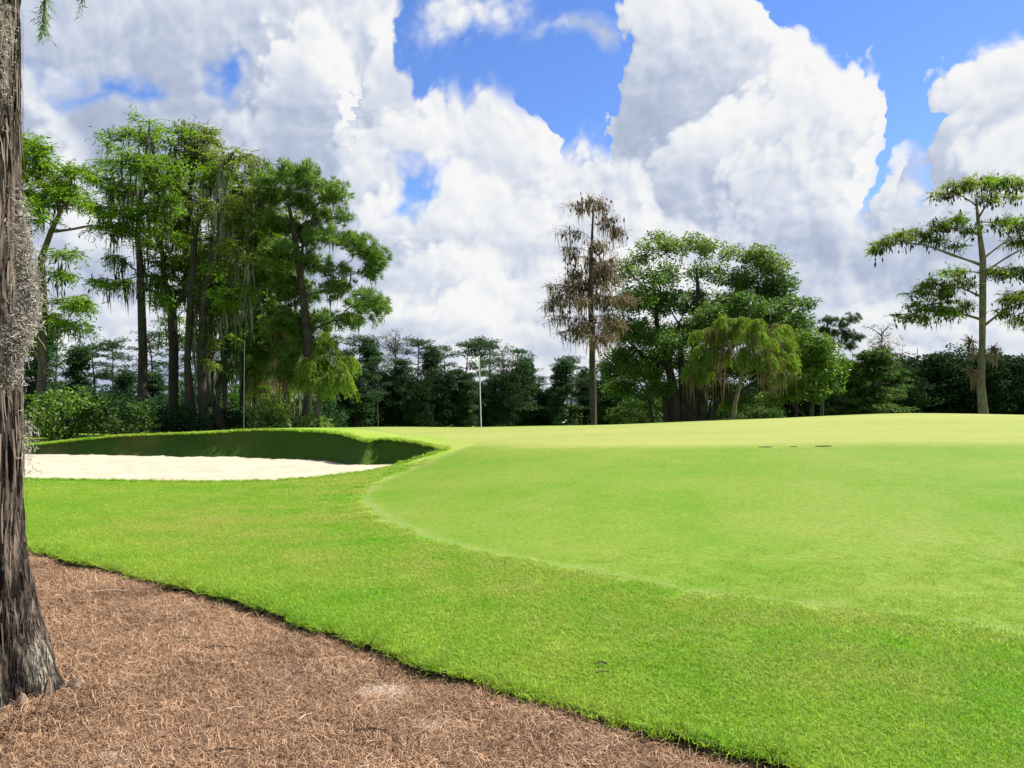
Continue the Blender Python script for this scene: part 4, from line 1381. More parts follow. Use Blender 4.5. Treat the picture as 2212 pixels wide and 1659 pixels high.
def far_tree_meshes(kind, seed):
    """trunk and crown of a tree 12 m tall, built at the origin"""
    rng = np.random.default_rng(seed)
    W_, F_ = Geo(), Geo()
    H = 12.0
    lean = rng.normal(size=2) * .35
    z = np.linspace(-.4, H * .96, 12)
    P = np.c_[lean[0] * (z / H) ** 2 + .1 * np.sin(z + seed), lean[1] * (z / H) ** 2, z]
    r = np.linspace(.20, .03, 12)
    W_.tubes(P[None], r[None], 7)
    C, O = [], []

    def limb(z0, d, ln, up, n, spread):
        p0 = np.array([np.interp(z0, z, P[:, 0]), np.interp(z0, z, P[:, 1]), z0])
        e = p0 + np.array([d[0] * ln, d[1] * ln, up])
        B = bez(p0, (p0 + e) / 2 + np.array([0, 0, abs(up) * .2 + .1]), e, 6)
        W_.tubes(B[None], np.linspace(.06, .015, 6)[None], 5)
        q = polyline(B, rng.uniform(.45, 1.0, n)) + rng.normal(size=(n, 3)) * spread
        C.append(q)
        O.append(np.repeat(np.array([[d[0], d[1], .3]]), n, 0))
    if kind == 'pine':          # bare stem, flat rounded top
        for i in range(22):
            z0 = rng.uniform(.42, .95) * H
            a = rng.random() * 6.283
            ln = rng.uniform(.8, 2.6) * (1.15 - abs(z0 / H - .72) * 1.6)
            limb(z0, (math.cos(a), math.sin(a)), ln * 1.15, rng.uniform(.1, .8), 4, np.array([.36, .36, .09]))
        C.append(P[-1] + rng.normal(size=(8, 3)) * np.array([.6, .6, .25]))
        O.append(np.repeat(np.array([[0, 0, 1.0]]), 8, 0))
    elif kind in ('cypress', 'feather'):     # narrow cone down to the ground
        for i in range(70):
            z0 = rng.uniform(.05, .96) * H
            a = rng.random() * 6.283
            ln = ((1.05 - z0 / H) * rng.uniform(.8, 3.0) + .25) * (1 + .55 * math.sin(a + seed) * math.sin(z0 * .8 + seed))
            limb(z0, (math.cos(a), math.sin(a)), ln, rng.uniform(-.3, .3), 4, np.array([.34, .34, .10]))
    elif kind == 'bare':        # twiggy top, few leaves
        for i in range(34):
            z0 = rng.uniform(.55, .97) * H
            a = rng.random() * 6.283
            limb(z0, (math.cos(a), math.sin(a)), rng.uniform(.5, 1.7), rng.uniform(.3, 1.2), 2, np.array([.35, .35, .3]))
        for i in range(24):
            z0 = rng.uniform(.15, .55) * H
            a = rng.random() * 6.283
            limb(z0, (math.cos(a), math.sin(a)), rng.uniform(.8, 2.2), rng.uniform(-.2, .5), 5, np.array([.45, .45, .3]))
    else:                       # oak: wide dome to the ground
        for i in range(80):
            z0 = rng.uniform(.12, .75) * H
            a = rng.random() * 6.283
            u = z0 / H
            ln = rng.uniform(.4, 1.0) * 4.6 * math.sqrt(max(1 - ((u - .35) / .62) ** 2, .05))
            limb(z0, (math.cos(a), math.sin(a)), ln, rng.uniform(.2, 2.2), 6, np.array([.6, .6, .45]))
    C, O = np.vstack(C), np.vstack(O)
    C = C[C[:, 2] > .2] if True else C
    O = O[:len(C)]
    if kind == 'pine':
        fol_broad(F_, C, O, rng, n=24, L=.36, W=.10, spread=.42, flat=.36)
    elif kind == 'oak':
        fol_broad(F_, C, O, rng, n=46, L=.32, W=.19, spread=.62)
    else:
        fol_broad(F_, C, O, rng, n=22 if kind == 'bare' else 32, L=.42, W=.06 if kind == 'bare' else .13, spread=.50, flat=.46)
    leaf = {'pine': 'far_pine', 'cypress': 'far_leaf', 'bare': 'far_dry', 'oak': 'oak', 'feather': 'far_mid'}[kind]
    return W_.mesh('far_trunk', M['bark_dark'], (0, 0, 0), True), F_.mesh('far_crown', M[leaf])


FAR = {k: [far_tree_meshes(k, 60 + 7 * i + j) for j in range(n)] for i, (k, n) in enumerate((('pine', 5), ('cypress', 4), ('bare', 2), ('oak', 3), ('feather', 2)))}


def far_tree(name, kind, var, px, top, D, label, group, wide=1.0, spin=0.0):
    """a tree of the woods: stands on the ground at depth D and reaches up to the photo height top"""
    b = at(px, top, D)
    gz = ground(np.array([b[0]]), np.array([b[1]]))[0]
    root = empty(name, (b[0], b[1], gz), label, 'tree', group)
    k = (b[2] - gz) / 12.0
    root.scale = (k * wide, k * wide, k)
    root.rotation_euler = (0, 0, spin)
    tw, cr = FAR[kind][var % len(FAR[kind])]
    link('trunk', tw, root)
    link('crown', cr, root)
    return root


ORD = ['leftmost', 'second', 'third', 'fourth', 'fifth', 'sixth', 'seventh', 'eighth', 'ninth', 'tenth', 'eleventh', 'twelfth', 'thirteenth', 'fourteenth', 'fifteenth', 'sixteenth', 'seventeenth', 'eighteenth', 'nineteenth', 'twentieth']
rr = random.Random(4)
WOOD = [('cypress', 752, 742, 98), ('pine', 775, 724, 106), ('cypress', 800, 722, 100), ('bare', 853, 727, 108), ('cypress', 868, 762, 99), ('pine', 902, 730, 104), ('cypress', 935, 738, 101), ('pine', 965, 744, 112), ('pine', 1000, 738, 108), ('pine', 1035, 732, 104), ('pine', 1062, 731, 109),
        ('cypress', 1010, 800, 96), ('bare', 1085, 752, 104), ('pine', 1110, 752, 108), ('cypress', 1140, 768, 112), ('pine', 1165, 812, 104), ('cypress', 1205, 800, 100), ('pine', 1232, 768, 106), ('cypress', 1262, 790, 104), ('pine', 1310, 780, 108)]
NM = {'pine': 'flat topped pine', 'cypress': 'dark conical cypress', 'bare': 'thin grey half bare tree', 'oak': 'dark wide oak'}
NAME = {'pine': 'pine_tree', 'cypress': 'conifer_tree', 'bare': 'thin_tree', 'oak': 'oak_tree'}


def nth(seq):
    """says which one of its kind, counted from the left"""
    seq = sorted(seq, key=lambda q: q[1])
    cnt = {}
    for q in seq:
        cnt[q[0]] = cnt.get(q[0], 0) + 1
        yield q, ORD[cnt[q[0]] - 1]


for i, ((k, px, top, D), o) in enumerate(nth(WOOD)):
    far_tree(NAME[k], k, i, px, top, D, '%s %s from the left in the far wood behind the flagstick' % (o, NM[k]) if o != 'leftmost' else 'leftmost %s of the far wood behind the flagstick' % NM[k], 'far wood behind the flagstick', rr.uniform(.85, 1.15), rr.uniform(0, 6.28))
LOW = []
for j in range(17):
    k = ('oak', 'cypress', 'pine', 'oak', 'bare', 'cypress')[j % 6] if j % 5 else 'oak'
    LOW.append((k, 735 + 36 * j + rr.uniform(-15, 15), 800 + rr.uniform(-35, 30), 97 + rr.uniform(-7, 9)))
for i, ((k, px, top, D), o) in enumerate(nth(LOW)):
    far_tree(NAME[k], k, i + 1, px, top, D, '%s lower %s in the far wood' % (o if o == 'leftmost' else o + ' from the left', NM[k].replace('dark ', '')), 'lower trees at the foot of the far wood', rr.uniform(.6, .95) if k == 'oak' else rr.uniform(.8, 1.5), rr.uniform(0, 6.28))
for i, (k, px, top, D) in enumerate([('pine', 30, 720, 82), ('cypress', 75, 700, 74), ('pine', 120, 715, 86), ('cypress', 165, 735, 78), ('pine', 205, 742, 84), ('pine', 248, 732, 80), ('cypress', 270, 790, 70), ('pine', 335, 712, 82), ('pine', 372, 722, 88), ('cypress', 345, 800, 72), ('pine', 425, 740, 84), ('cypress', 460, 770, 76), ('pine', 505, 760, 84), ('cypress', 555, 770, 78), ('cypress', 610, 790, 80), ('pine', 655, 780, 86), ('cypress', 705, 800, 84)]):
    far_tree(NAME[k], k, i, px, top, D, '%s of the background trees seen through the tall cypress clump' % (ORD[i] + ('' if i == 0 else ' from the left')), 'background trees behind the cypress clump', rr.uniform(.9, 1.3), rr.uniform(0, 6.28))
for i, (px, top, D, w) in enumerate([(1840, 752, 96, .8), (1930, 768, 88, 1.0), (1985, 745, 92, 1.2), (2050, 742, 95, 1.2), (2105, 748, 90, 1.2), (2165, 742, 94, 1.2), (2225, 745, 90, 1.2), (2290, 740, 94, 1.2)]):
    far_tree('oak_tree', 'oak', i, px, top, D, '%s dark round oak of the row behind the right cypress' % (ORD[i] if i == 0 else ORD[i] + ' from the left'), 'dark oaks along the right', w, rr.uniform(0, 6.28))
for i, (px, top, D, w) in enumerate([(1842, 775, 80, 1.5), (1885, 742, 76, 1.7), (1925, 785, 79, 1.4)]):
    far_tree('feathery_conifer', 'feather', i, px, top, D, '%s feathery mid green conifer between the great fig and the dark oaks' % ('left', 'tallest middle', 'right')[i], 'feathery conifers left of the oaks', w, i * 1.9)
far_tree('thin_tree', 'bare', 0, 1905, 712, 84, 'thin leafless grey tree rising over the feathery bush mass', None, 1.0, .7)
for i, (px, top, D) in enumerate([(1330, 800, 84), (1420, 810, 88), (1590, 810, 86), (1680, 800, 86), (1760, 790, 84), (1830, 800, 86)]):
    far_tree('oak_tree', 'oak', i, px, top, D, '%s dark tree glimpsed behind the great fig' % (ORD[i] if i == 0 else ORD[i] + ' from the left'), 'dark trees behind the great fig', 1.0, rr.uniform(0, 6.28))


def undergrowth():
    """the thicket under the far woods, one dark mass"""
    rng = np.random.default_rng(91)
    G = Geo()
    for (x0, x1, D, top, n) in ((-150, 730, 66, 872, 1500), (690, 1340, 108, 890, 1000), (690, 1340, 120, 852, 1300), (1300, 2400, 98, 862, 2000), (-150, 730, 95, 830, 1200)):
        px = rng.uniform(x0, x1, n)
        d = D + rng.uniform(-4, 4, n)
        C = np.array([at(a, top, b) for a, b in zip(px, d)])
        gz = ground(C[:, 0], C[:, 1])
        h = (C[:, 2] - gz) * (1 + .25 * np.sin(px * .045 + D) + .18 * np.sin(px * .11 + 2))
        C[:, 2] = gz + h * rng.beta(2, 1.3, n)
        fol_broad(G, C, np.repeat(np.array([[0, -1.0, .3]]), n, 0), rng, n=20, L=.36, W=.18, spread=.8)
    tag(link('undergrowth', G.mesh('undergrowth', M['oak'])), 'dark thicket under the woods behind the green', None, None, 'stuff')


undergrowth()


# ------------------------------------------------------------------ near trunk on the left
def near_tree():
    rng = np.random.default_rng(77)
    X0, Y0 = -3.16, 4.42
    nz, nt = 620, 260
    z = np.r_[np.linspace(-.12, 4.2, nz - 40), np.linspace(4.25, 9.0, 40)]
    th = np.linspace(0, 2 * math.pi, nt, endpoint=False)
    Z, T = np.meshgrid(z, th, indexing='ij')
    prof = np.interp(z, [-.12, 0, .12, .3, .55, .8, 1.1, 1.5, 2.2, 2.6, 3.2, 4.2, 9.0], [.52, .49, .455, .40, .345, .315, .292, .277, .262, .255, .238, .228, .12])
    cx = X0 + np.interp(z, [0, 1.5, 3, 4.2, 9], [0, .01, .0, -.005, .25])
    cy = Y0 + np.interp(z, [0, 4.2, 9], [0, .05, .2])
    R_ = np.repeat(prof[:, None], nt, 1)
    but = sstep(1.2, .0, Z)
    R_ = R_ * (1 + but * .10 * np.sin(T * 7 + .6) + .05 * but * np.sin(T * 3 + 1) + .02 * np.sin(T * 2 + Z * .8))

    def vnoise(u, v, sx, sy, seed):
        r2 = np.random.default_rng(seed)
        nx, ny = sx, sy
        g = r2.random((ny + 2, nx))
        a = (u / (2 * math.pi) * nx)
        b = np.clip((v + .2) / 9.4, 0, .9999) * ny
        i, j = np.floor(a).astype(int), np.floor(b).astype(int)
        fx, fy = a - i, b - j
        fx, fy = fx * fx * (3 - 2 * fx), fy * fy * (3 - 2 * fy)
        g00, g10, g01, g11 = g[j, i % nx], g[j, (i + 1) % nx], g[j + 1, i % nx], g[j + 1, (i + 1) % nx]
        return (g00 * (1 - fx) + g10 * fx) * (1 - fy) + (g01 * (1 - fx) + g11 * fx) * fy
    tw = T + .25 * (vnoise(T, Z, 6, 14, 1) - .5) + .10 * (vnoise(T, Z, 16, 40, 2) - .5) + .06 * Z
    tw = np.mod(tw, 2 * math.pi)
    rid = np.abs(2 * vnoise(tw, Z, 40, 17, 4) - 1)
    rid2 = np.abs(2 * vnoise(tw, Z, 84, 30, 3) - 1)
    strip = vnoise(tw, Z, 120, 46, 5)
    grain = vnoise(tw, Z, 130, 420, 6)
    hgt = .50 * np.clip(rid * 2.2, 0, 1) + .30 * np.clip(rid2 * 2.4, 0, 1) + .22 * strip + .08 * grain
    hgt = np.clip((hgt - .18) * 1.15, 0, 1)
    R_ = R_ + (hgt - .6) * (.036 + .034 * but)
    V = np.stack([cx[:, None] + R_ * np.cos(T), cy[:, None] + R_ * np.sin(T), Z], -1)
    base = np.array([X0, Y0, -.075])
    i = np.arange(nz * nt).reshape(nz, nt)
    nx = np.roll(i, -1, 1)
    Q = np.stack([i[:-1], nx[:-1], nx[1:], i[1:]], -1).reshape(-1, 4)
    m = new_mat('near_bark')
    oc = nd('ShaderNodeTexCoord').outputs['Object']
    h = attr('relief')
    n1 = noise(vmath('MULTIPLY', oc, (1, 1, .10)), 40, 4, .65)
    n2 = noise(vmath('MULTIPLY', oc, (1, 1, .35)), 3.2, 3, .55)
    n3 = noise(oc, 26, 3, .6)
    n4 = noise(vmath('MULTIPLY', oc, (1, 1, .07)), 26, 3, .55)
    rdg = ((n4 - .5).op('ABSOLUTE') * 9.0).clamp()
    c = mixc(((h * 1.1 + (n1 - .5) * 1.1 - .26) * (rdg * .72 + .28)).clamp(), (.011, .0085, .007), (.185, .143, .114))
    c = mixc((n2.smooth(.54, .70) * (h * 2.2 - 1.1).clamp() * (n3.smooth(.35, .6))) * .55, c, (.36, .345, .27))   # lichen
    finish(principled(c, .92, .12, n1 * .6 + n3 * .3 + rdg * .8, .02, 1.0))
    root = empty('near_cypress', base, 'big furrowed cypress trunk at the left edge, standing in the pine straw', 'tree')
    link('trunk', mesh_np('trunk', V.reshape(-1, 3) - base, [Q], m, {'relief': hgt.ravel()}, False), root)
    # peeling bark strips
    G = Geo()
    k = 420
    zz = rng.uniform(.2, 4.1, k)
    tt = rng.uniform(-1.9, .9, k)
    rr_ = np.interp(zz, z, prof) + .018
    P0 = np.c_[np.interp(zz, z, cx) + rr_ * np.cos(tt), np.interp(zz, z, cy) + rr_ * np.sin(tt), zz]
    out = np.c_[np.cos(tt), np.sin(tt), 0 * tt]
    ln = rng.uniform(.06, .28, k)
    t = np.linspace(0, 1, 5)
    P = P0[:, None] + np.array([0, 0, -1.0]) * (ln[:, None] * t)[..., None] + out[:, None] * ((t ** 2)[None] * rng.uniform(-.01, .018, (k, 1)))[..., None] + (np.c_[-np.sin(tt), np.cos(tt), 0 * tt] * rng.normal(size=(k, 1)) * .012)[:, None] * t[None, :, None]
    S = np.c_[-np.sin(tt), np.cos(tt), 0 * tt][:, None] * (rng.uniform(.004, .012, (k, 1)) * np.array([[.6, 1, 1, .8, .3]]))[..., None] / 2
    Vr = np.stack([P - S, P + S], 2).reshape(-1, 3)
    ii = np.arange(k * 10).reshape(k, 5, 2)
    G.add(Vr, np.stack([ii[:, :-1, 0], ii[:, :-1, 1], ii[:, 1:, 1], ii[:, 1:, 0]], -1).reshape(-1, 4), None, np.repeat(rng.random(k), 10))
    mb = leaf_mat('bark_strip', (.045, .034, .026), (.185, .148, .120), .02, rough=.9, spec=.1)
    o = link('bark_strips', G.mesh('bark_strips', mb, base), root)
    o['kind'] = 'stuff'
    # crown, mostly above the picture: boughs with hanging sprays
    Wd, F_ = Geo(), Geo()
    for j in range(16):
        z0 = rng.uniform(4.9, 8.6)
        a = rng.random() * 6.283
        p0 = np.array([np.interp(z0, z, cx), np.interp(z0, z, cy), z0])
        ln_ = rng.uniform(1.2, 2.4)
        e = p0 + np.array([math.cos(a) * ln_, math.sin(a) * ln_, rng.uniform(.2, .8)])
        if math.cos(a) > -.2 and math.sin(a) < .5:
            e[2] += .5
        B = bez(p0, (p0 + e) / 2 + np.array([0, 0, .3]), e, 7)
        Wd.tubes(B[None], np.linspace(.06, .012, 7)[None], 6)
        C = polyline(B, rng.uniform(.4, 1, 12)) + rng.normal(size=(12, 3)) * .2
        fol_cypress(F_, C, np.repeat(unit(e - p0)[None] * np.array([[1, 1, .3]]), 12, 0), rng, 6, 10, .10, .018, .2, .4)
    # the low twig whose tip hangs into the picture
    for (px, py, tip, nn) in ((95, -60, (92, 62), 26), (172, -70, (176, 6), 9)):
        p0 = np.array([np.interp(4.9, z, cx), np.interp(4.9, z, cy), 4.9])
        a_, b_ = at(px, py, 4.6), at(*tip, 4.55)
        B = np.vstack([bez(p0, (p0 + a_) / 2 + np.array([0, 0, .2]), a_, 6), bez(a_, (a_ + b_) / 2 + np.array([.02, 0, .03]), b_, 5)[1:]])
        Wd.tubes(B[None], np.linspace(.02, .003, len(B))[None], 5)
        C = polyline(B, rng.uniform(.62, .98, nn))
        d = np.repeat(np.array([[0, 0, -1.0]]), nn, 0) + rng.normal(size=(nn, 3)) * .35
        for c_, d_ in zip(C, unit(d)):
            q = c_ + d_ * np.linspace(0, .11, 12)[:, None]
            F_.leaves(q, d_ + rng.normal(size=(12, 3)) * .5, rng.uniform(.03, .06, 12), .005, rng.random(12) * .7, rng)
    link('bough', Wd.mesh('bough', M['bark_dark'], base, True), root)
    link('crown', F_.mesh('crown', M['cypress'], base), root)
    # broken twig sticking out to the right
    a_, b_ = at(60, 826, 4.35), at(122, 819, 4.25)
    G = Geo()
    G.tubes(bez(a_, (a_ + b_) / 2 + np.array([0, 0, .006]), b_, 6)[None], np.linspace(.006, .002, 6)[None], 5)
    link('dead_twig', G.mesh('dead_twig', M['twig'], base), root)

    # spanish moss wrapped down the right side of the trunk
    G = Geo()
    path = np.array([at(*q) for q in ((42, 400, 4.25), (48, 470, 4.2), (55, 540, 4.15), (62, 610, 4.1), (60, 665, 4.08), (46, 705, 4.02), (32, 735, 3.98), (18, 775, 3.97), (12, 830, 4.0))])
    rad = np.array([.012, .016, .025, .034, .046, .052, .050, .038, .02])
    n = 4200
    t = rng.beta(1.9, 1.3, n)
    C = polyline(path, t)
    rd = np.interp(t, np.linspace(0, 1, len(rad)), rad)
    C = C + in_ball(n, rng, .4) * rd[:, None] * np.array([1, .8, 1])
    k = 7
    stp = unit(rng.normal(size=(n, 1, 3)) + rng.normal(size=(n, k, 3)) * .9 + np.array([0, 0, -.35]))
    ln = rng.uniform(.03, .085, n)
    P = C[:, None] + np.cumsum(stp, 1) * (ln / k)[:, None, None]
    G.ribbons(P, .0045, rng, rng.beta(2, 2, n))
    # looser hanging curls
    n = 420
    C = polyline(path, rng.uniform(.1, 1, n)) + rng.normal(size=(n, 3)) * .035
    stp = unit(rng.normal(size=(n, k, 3)) * .8 + np.array([0, 0, -.8]))
    P = C[:, None] + np.cumsum(stp, 1) * (rng.uniform(.08, .2, n) / k)[:, None, None]
    G.ribbons(P, .003, rng, rng.beta(2, 2, n))
    q = at(4, 90, 4.15)
    C = q + rng.normal(size=(260, 3)) * np.array([.02, .03, .2])
    stp = unit(rng.normal(size=(260, k, 3)) * .8 + np.array([0, 0, -.6]))
    G.ribbons(C[:, None] + np.cumsum(stp, 1) * (rng.uniform(.05, .14, 260) / k)[:, None, None], .003, rng, rng.beta(2, 2, 260))
    q = at(62, 950, 4.25)
    C = q + rng.normal(size=(120, 3)) * np.array([.012, .03, .10])
    stp = unit(rng.normal(size=(120, k, 3)) * .8 + np.array([0.2, 0, -.5]))
    G.ribbons(C[:, None] + np.cumsum(stp, 1) * (rng.uniform(.04, .1, 120) / k)[:, None, None], .003, rng, rng.beta(2, 2, 120))
    mm = leaf_mat('near_moss', (.17, .152, .13), (.50, .465, .41), .3, rough=.9, spec=.1)
    o = link('spanish_moss', G.mesh('spanish_moss', mm, path[4]), None, path[4])
    tag(o, 'grey curly spanish moss clump clinging to the big near trunk', 'moss')


near_tree()


# ------------------------------------------------------------------ small things
def knob(name, label, px, py, w, h, seed):
    """a cypress knee or root end: a knotted, grooved lump"""
    rng = np.random.default_rng(seed)
    x, y = flat(px, py, -.07)
    G = Geo()
    k, sd = 14, 22
    t = np.linspace(0, 1, k)
    th = np.arange(sd) * 2 * math.pi / sd
    T_, A_ = np.meshgrid(t, th, indexing='ij')
    r = w / 2 * (1 - T_ ** 2.6 * .85) * (1 + .16 * np.sin(A_ * 5 + seed) + .10 * np.sin(A_ * 9 + T_ * 6) + .06 * rng.normal(size=T_.shape))
    V = np.stack([r * np.cos(A_) + .25 * w * T_ ** 2, r * np.sin(A_) * .8, (h + .04) * T_ - .04], -1)
    i = np.arange(k * sd).reshape(k, sd)
    nx = np.roll(i, -1, 1)
    G.add(V.reshape(-1, 3), np.stack([i[:-1], nx[:-1], nx[1:], i[1:]], -1).reshape(-1, 4))
    top = k * sd - sd
    G.add(np.vstack([V[-1], V[-1].mean(0) + [0, 0, .005]]), None, [(j, (j + 1) % sd, sd) for j in range(sd)])
    o = link(name, G.mesh(name, M['knee'], (0, 0, 0), True), None, (x, y, mulch_z(x, y) + .025))
    tag(o, label, 'root')


knob('cypress_knee', 'small pale root knee in front of the big trunk foot', 40, 1548, .10, .09, 1)
knob('cypress_knee', 'pale knotted root stub right of the big trunk foot', 160, 1509, .12, .085, 2)
knob('cypress_knee', 'slim root knob against the dark foot of the big trunk', 100, 1528, .06, .12, 3)
knob('cypress_knee', 'frayed low root lump at the bottom of the picture', 220, 1645, .16, .03, 4)


def stick(name, label, px, py, ln, ang, r, mat, seed, z0=None, cat='twig', bent=.15):
    rng = np.random.default_rng(seed)
    x, y = flat(px, py, -.05) if z0 is None else on_ground(px, py)
    z = mulch_z(x, y) + .036 if z0 is None else float(ground(np.array([x]), np.array([y]))[0]) + z0
    d = np.array([math.cos(ang), math.sin(ang), 0]) * ln
    P = np.array([-d / 2, [-.1 * ln * bent, .6 * ln * bent, .006], d * .2 + [0, .3 * ln * bent, .004], d / 2])
    P = densify(P, ln / 8, False)
    P[:, 2] += rng.uniform(-.001, .003, len(P))
    G = Geo()
    G.tubes(P[None], (r * np.linspace(1, .5, len(P)) * rng.uniform(.8, 1.2, len(P)))[None], 6)
    tag(link(name, G.mesh(name, M[mat], (0, 0, 0), True), None, (x, y, z)), label, cat)


stick('fallen_twig', 'dark bent twig on the straw near the bottom centre', 800, 1583, .17, .05, .006, 'twig', 1)
stick('fallen_twig', 'dark straight twig on the straw below the pale sand patch', 965, 1660, .14, -.2, .005, 'twig', 2)
stick('fallen_twig', 'thin dark twig lying on the straw in the middle of the bed', 490, 1630, .20, .1, .005, 'twig', 3)
stick('fallen_twig', 'pale stick on the straw left of the middle', 505, 1535, .12, .5, .005, 'wood_dry', 4)
stick('fallen_twig', 'long dark twig beside the small sandy scrape', 470, 1405, .24, .1, .005, 'twig', 5)
stick('fallen_twig', 'long pale stalk on the far corner of the straw bed', 230, 1283, .32, .15, .006, 'wood_dry', 6)
stick('fallen_twig', 'dark twig in the straw close to the lawn edge', 655, 1452, .14, .2, .006, 'twig', 7)
stick('fallen_twig', 'pale dry grass stem sticking out at the lawn edge', 912, 1440, .18, .9, .003, 'wood_dry', 8)
stick('fallen_twig', 'small forked pale stick lying on the straw', 660, 1545, .10, 1.0, .006, 'wood_dry', 9)


def leaf_on_lawn():
    x, y = on_ground(1290, 1447)
    z = float(ground(np.array([x]), np.array([y]))[0]) + .03
    n = 7
    t = np.linspace(0, 1, n)
    w = .020 * np.sin(np.pi * np.clip(t, .02, .98)) ** .8
    w = w * .7
    c = np.c_[t * .06, .01 * np.sin(t * 3), .004 * np.sin(t * 4)]
    V = np.vstack([c + np.c_[0 * w, w, .008 + 0 * w], c, c + np.c_[0 * w, -w, .008 + 0 * w]])
    i = np.arange(n - 1)
    Q = np.vstack([np.stack([i + r * n, i + 1 + r * n, i + 1 + (r + 1) * n, i + (r + 1) * n], -1) for r in (0, 1)])
    G = Geo()
    G.add(V, Q)
    G.tubes(np.array([[[0, 0, 0], [-.02, .003, .004], [-.05, .004, .003]]]), np.array([[.002, .002, .001]]), 5)
    tag(link('fallen_leaf', G.mesh('fallen_leaf', M['twig']), None, (x, y, z)), 'single curled dark leaf lying on the bright lawn', 'leaf')


leaf_on_lawn()
stick('fallen_twig', 'short dark twig on the lawn just below the curled leaf', 1302, 1465, .09, .2, .004, 'twig', 12, z0=.03)

# dark patches painting the shade of small dips at the brow of the slope
for (px, py, w, lab) in ((1655, 966, .20, 'left thin dark patch of painted dip shade on the brow of the slope'), (1715, 965, .11, 'faint middle patch of painted dip shade on the brow of the slope'), (1780, 964, .24, 'widest dark patch of painted dip shade on the brow of the slope')):
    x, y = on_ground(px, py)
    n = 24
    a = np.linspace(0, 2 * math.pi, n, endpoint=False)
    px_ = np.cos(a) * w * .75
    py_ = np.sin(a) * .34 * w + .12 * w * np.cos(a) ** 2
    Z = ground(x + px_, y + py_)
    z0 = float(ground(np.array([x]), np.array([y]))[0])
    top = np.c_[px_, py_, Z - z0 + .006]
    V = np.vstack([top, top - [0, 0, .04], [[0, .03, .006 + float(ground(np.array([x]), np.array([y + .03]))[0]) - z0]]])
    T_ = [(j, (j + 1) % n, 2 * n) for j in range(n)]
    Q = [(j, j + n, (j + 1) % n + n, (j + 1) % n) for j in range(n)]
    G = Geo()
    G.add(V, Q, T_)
    tag(link('dip_shade', G.mesh('dip_shade', M['soil']), None, (x, y, z0)), lab, 'scar', 'painted dip shade on the brow')


def flagstick():
    b = on_ground(1040, 924)
    x, y = at(1040, 923, 24.5)[:2]
    z = float(ground(np.array([x]), np.array([y]))[0])
    top = at(1035, 770, 24.5)
    h = top[2] - z
    root = empty('flagstick', (x, y, z), 'white golf flagstick with a small white flag on the green', 'flagstick')
    G = Geo()
    lean = np.array([top[0] - x, 0, 0])
    t = np.linspace(0, 1, 8)[:, None]
    G.tubes((lean * t + np.array([0, 0, 1]) * (h * t - .1 * (1 - t)))[None], np.full((1, 8), .014), 10)
    mp_ = plain_mat('flagstick_paint', (.62, .64, .58), .45, .4, .06)
    pole = link('pole', G.mesh('pole', mp_, (0, 0, 0), True), root)
    G = Geo()
    th = np.linspace(0, 6.283, 9)[:-1]
    G.tubes(np.array([[lean * 1.0 + [0, 0, h - .005], lean + [0, 0, h + .02]]]), np.array([[.022, .012]]), 8)
    link('finial', G.mesh('finial', M['white'], (0, 0, 0), True), pole)
    # flag: blown to the left and hanging, lower corner swept up
    nx, ny = 14, 12
    u, v = np.meshgrid(np.linspace(0, 1, nx), np.linspace(0, 1, ny), indexing='ij')
    fx = -(u * .27) * (1 - .55 * v * sstep(.2, 1, u)) * (1 - .35 * v)
    fz = -v * .36 * (1 - .62 * u) - .10 * u ** 1.3
    fy = .05 * np.sin(u * 5 + v * 2) * u
    V = np.stack([lean[0] * (1 + (fz - .0) / h) + fx - .012, fy, h - .01 + fz], -1).reshape(-1, 3)
    i = np.arange(nx * ny).reshape(nx, ny)
    Q = np.stack([i[:-1, :-1], i[1:, :-1], i[1:, 1:], i[:-1, 1:]], -1).reshape(-1, 4)
    G = Geo()
    G.add(V, Q)
    fl = link('flag', G.mesh('flag', M['flag'], (0, 0, 0), True), root)
    # small printed emblem near the stick
    G = Geo()
    for (u0, u1, v0, v1) in ((.26, .31, .30, .44), (.24, .29, .50, .66), (.31, .35, .36, .40)):
        uu = np.array([u0, u1, u1, u0]) * (nx - 1)
        vv = np.array([v0, v0, v1, v1]) * (ny - 1)
        g3 = V.reshape(nx, ny, 3)
        q = np.array([g3[int(round(a)), int(round(b_))] for a, b_ in zip(uu, vv)]) if False else None
        pts = []
        for a, b_ in zip(uu, vv):
            i0, j0 = int(a), int(b_)
            fa, fb = a - i0, b_ - j0
            pts.append((g3[i0, j0] * (1 - fa) + g3[i0 + 1, j0] * fa) * (1 - fb) + (g3[i0, j0 + 1] * (1 - fa) + g3[i0 + 1, j0 + 1] * fa) * fb + [0, -.006, 0])
        G.add(np.array(pts), [(0, 1, 2, 3)])
    link('emblem', G.mesh('emblem', M['print']), fl)


flagstick()


def slim_pole():
    x, y, zt = at(528, 735, 33)
    z = float(ground(np.array([x]), np.array([y]))[0])
    G = Geo()
    G.tubes(np.array([[[0, 0, -.2], [0, 0, 1.0], [0, 0, (zt - z)]]]), np.array([[.019, .018, .015]]), 8)
    root = empty('thin_pole', (x, y, z), 'thin grey green pole standing in front of the dark cypress stems', 'pole')
    link('shaft', G.mesh('shaft', M['pole'], (0, 0, 0), True), root)
    G = Geo()
    G.tubes(np.array([[[0, 0, -.05], [0, 0, .06], [0, 0, .08]]]), np.array([[.05, .05, .026]]), 10)
    link('base_sleeve', G.mesh('base_sleeve', M['pole'], (0, 0, 0), True), root)


slim_pole()


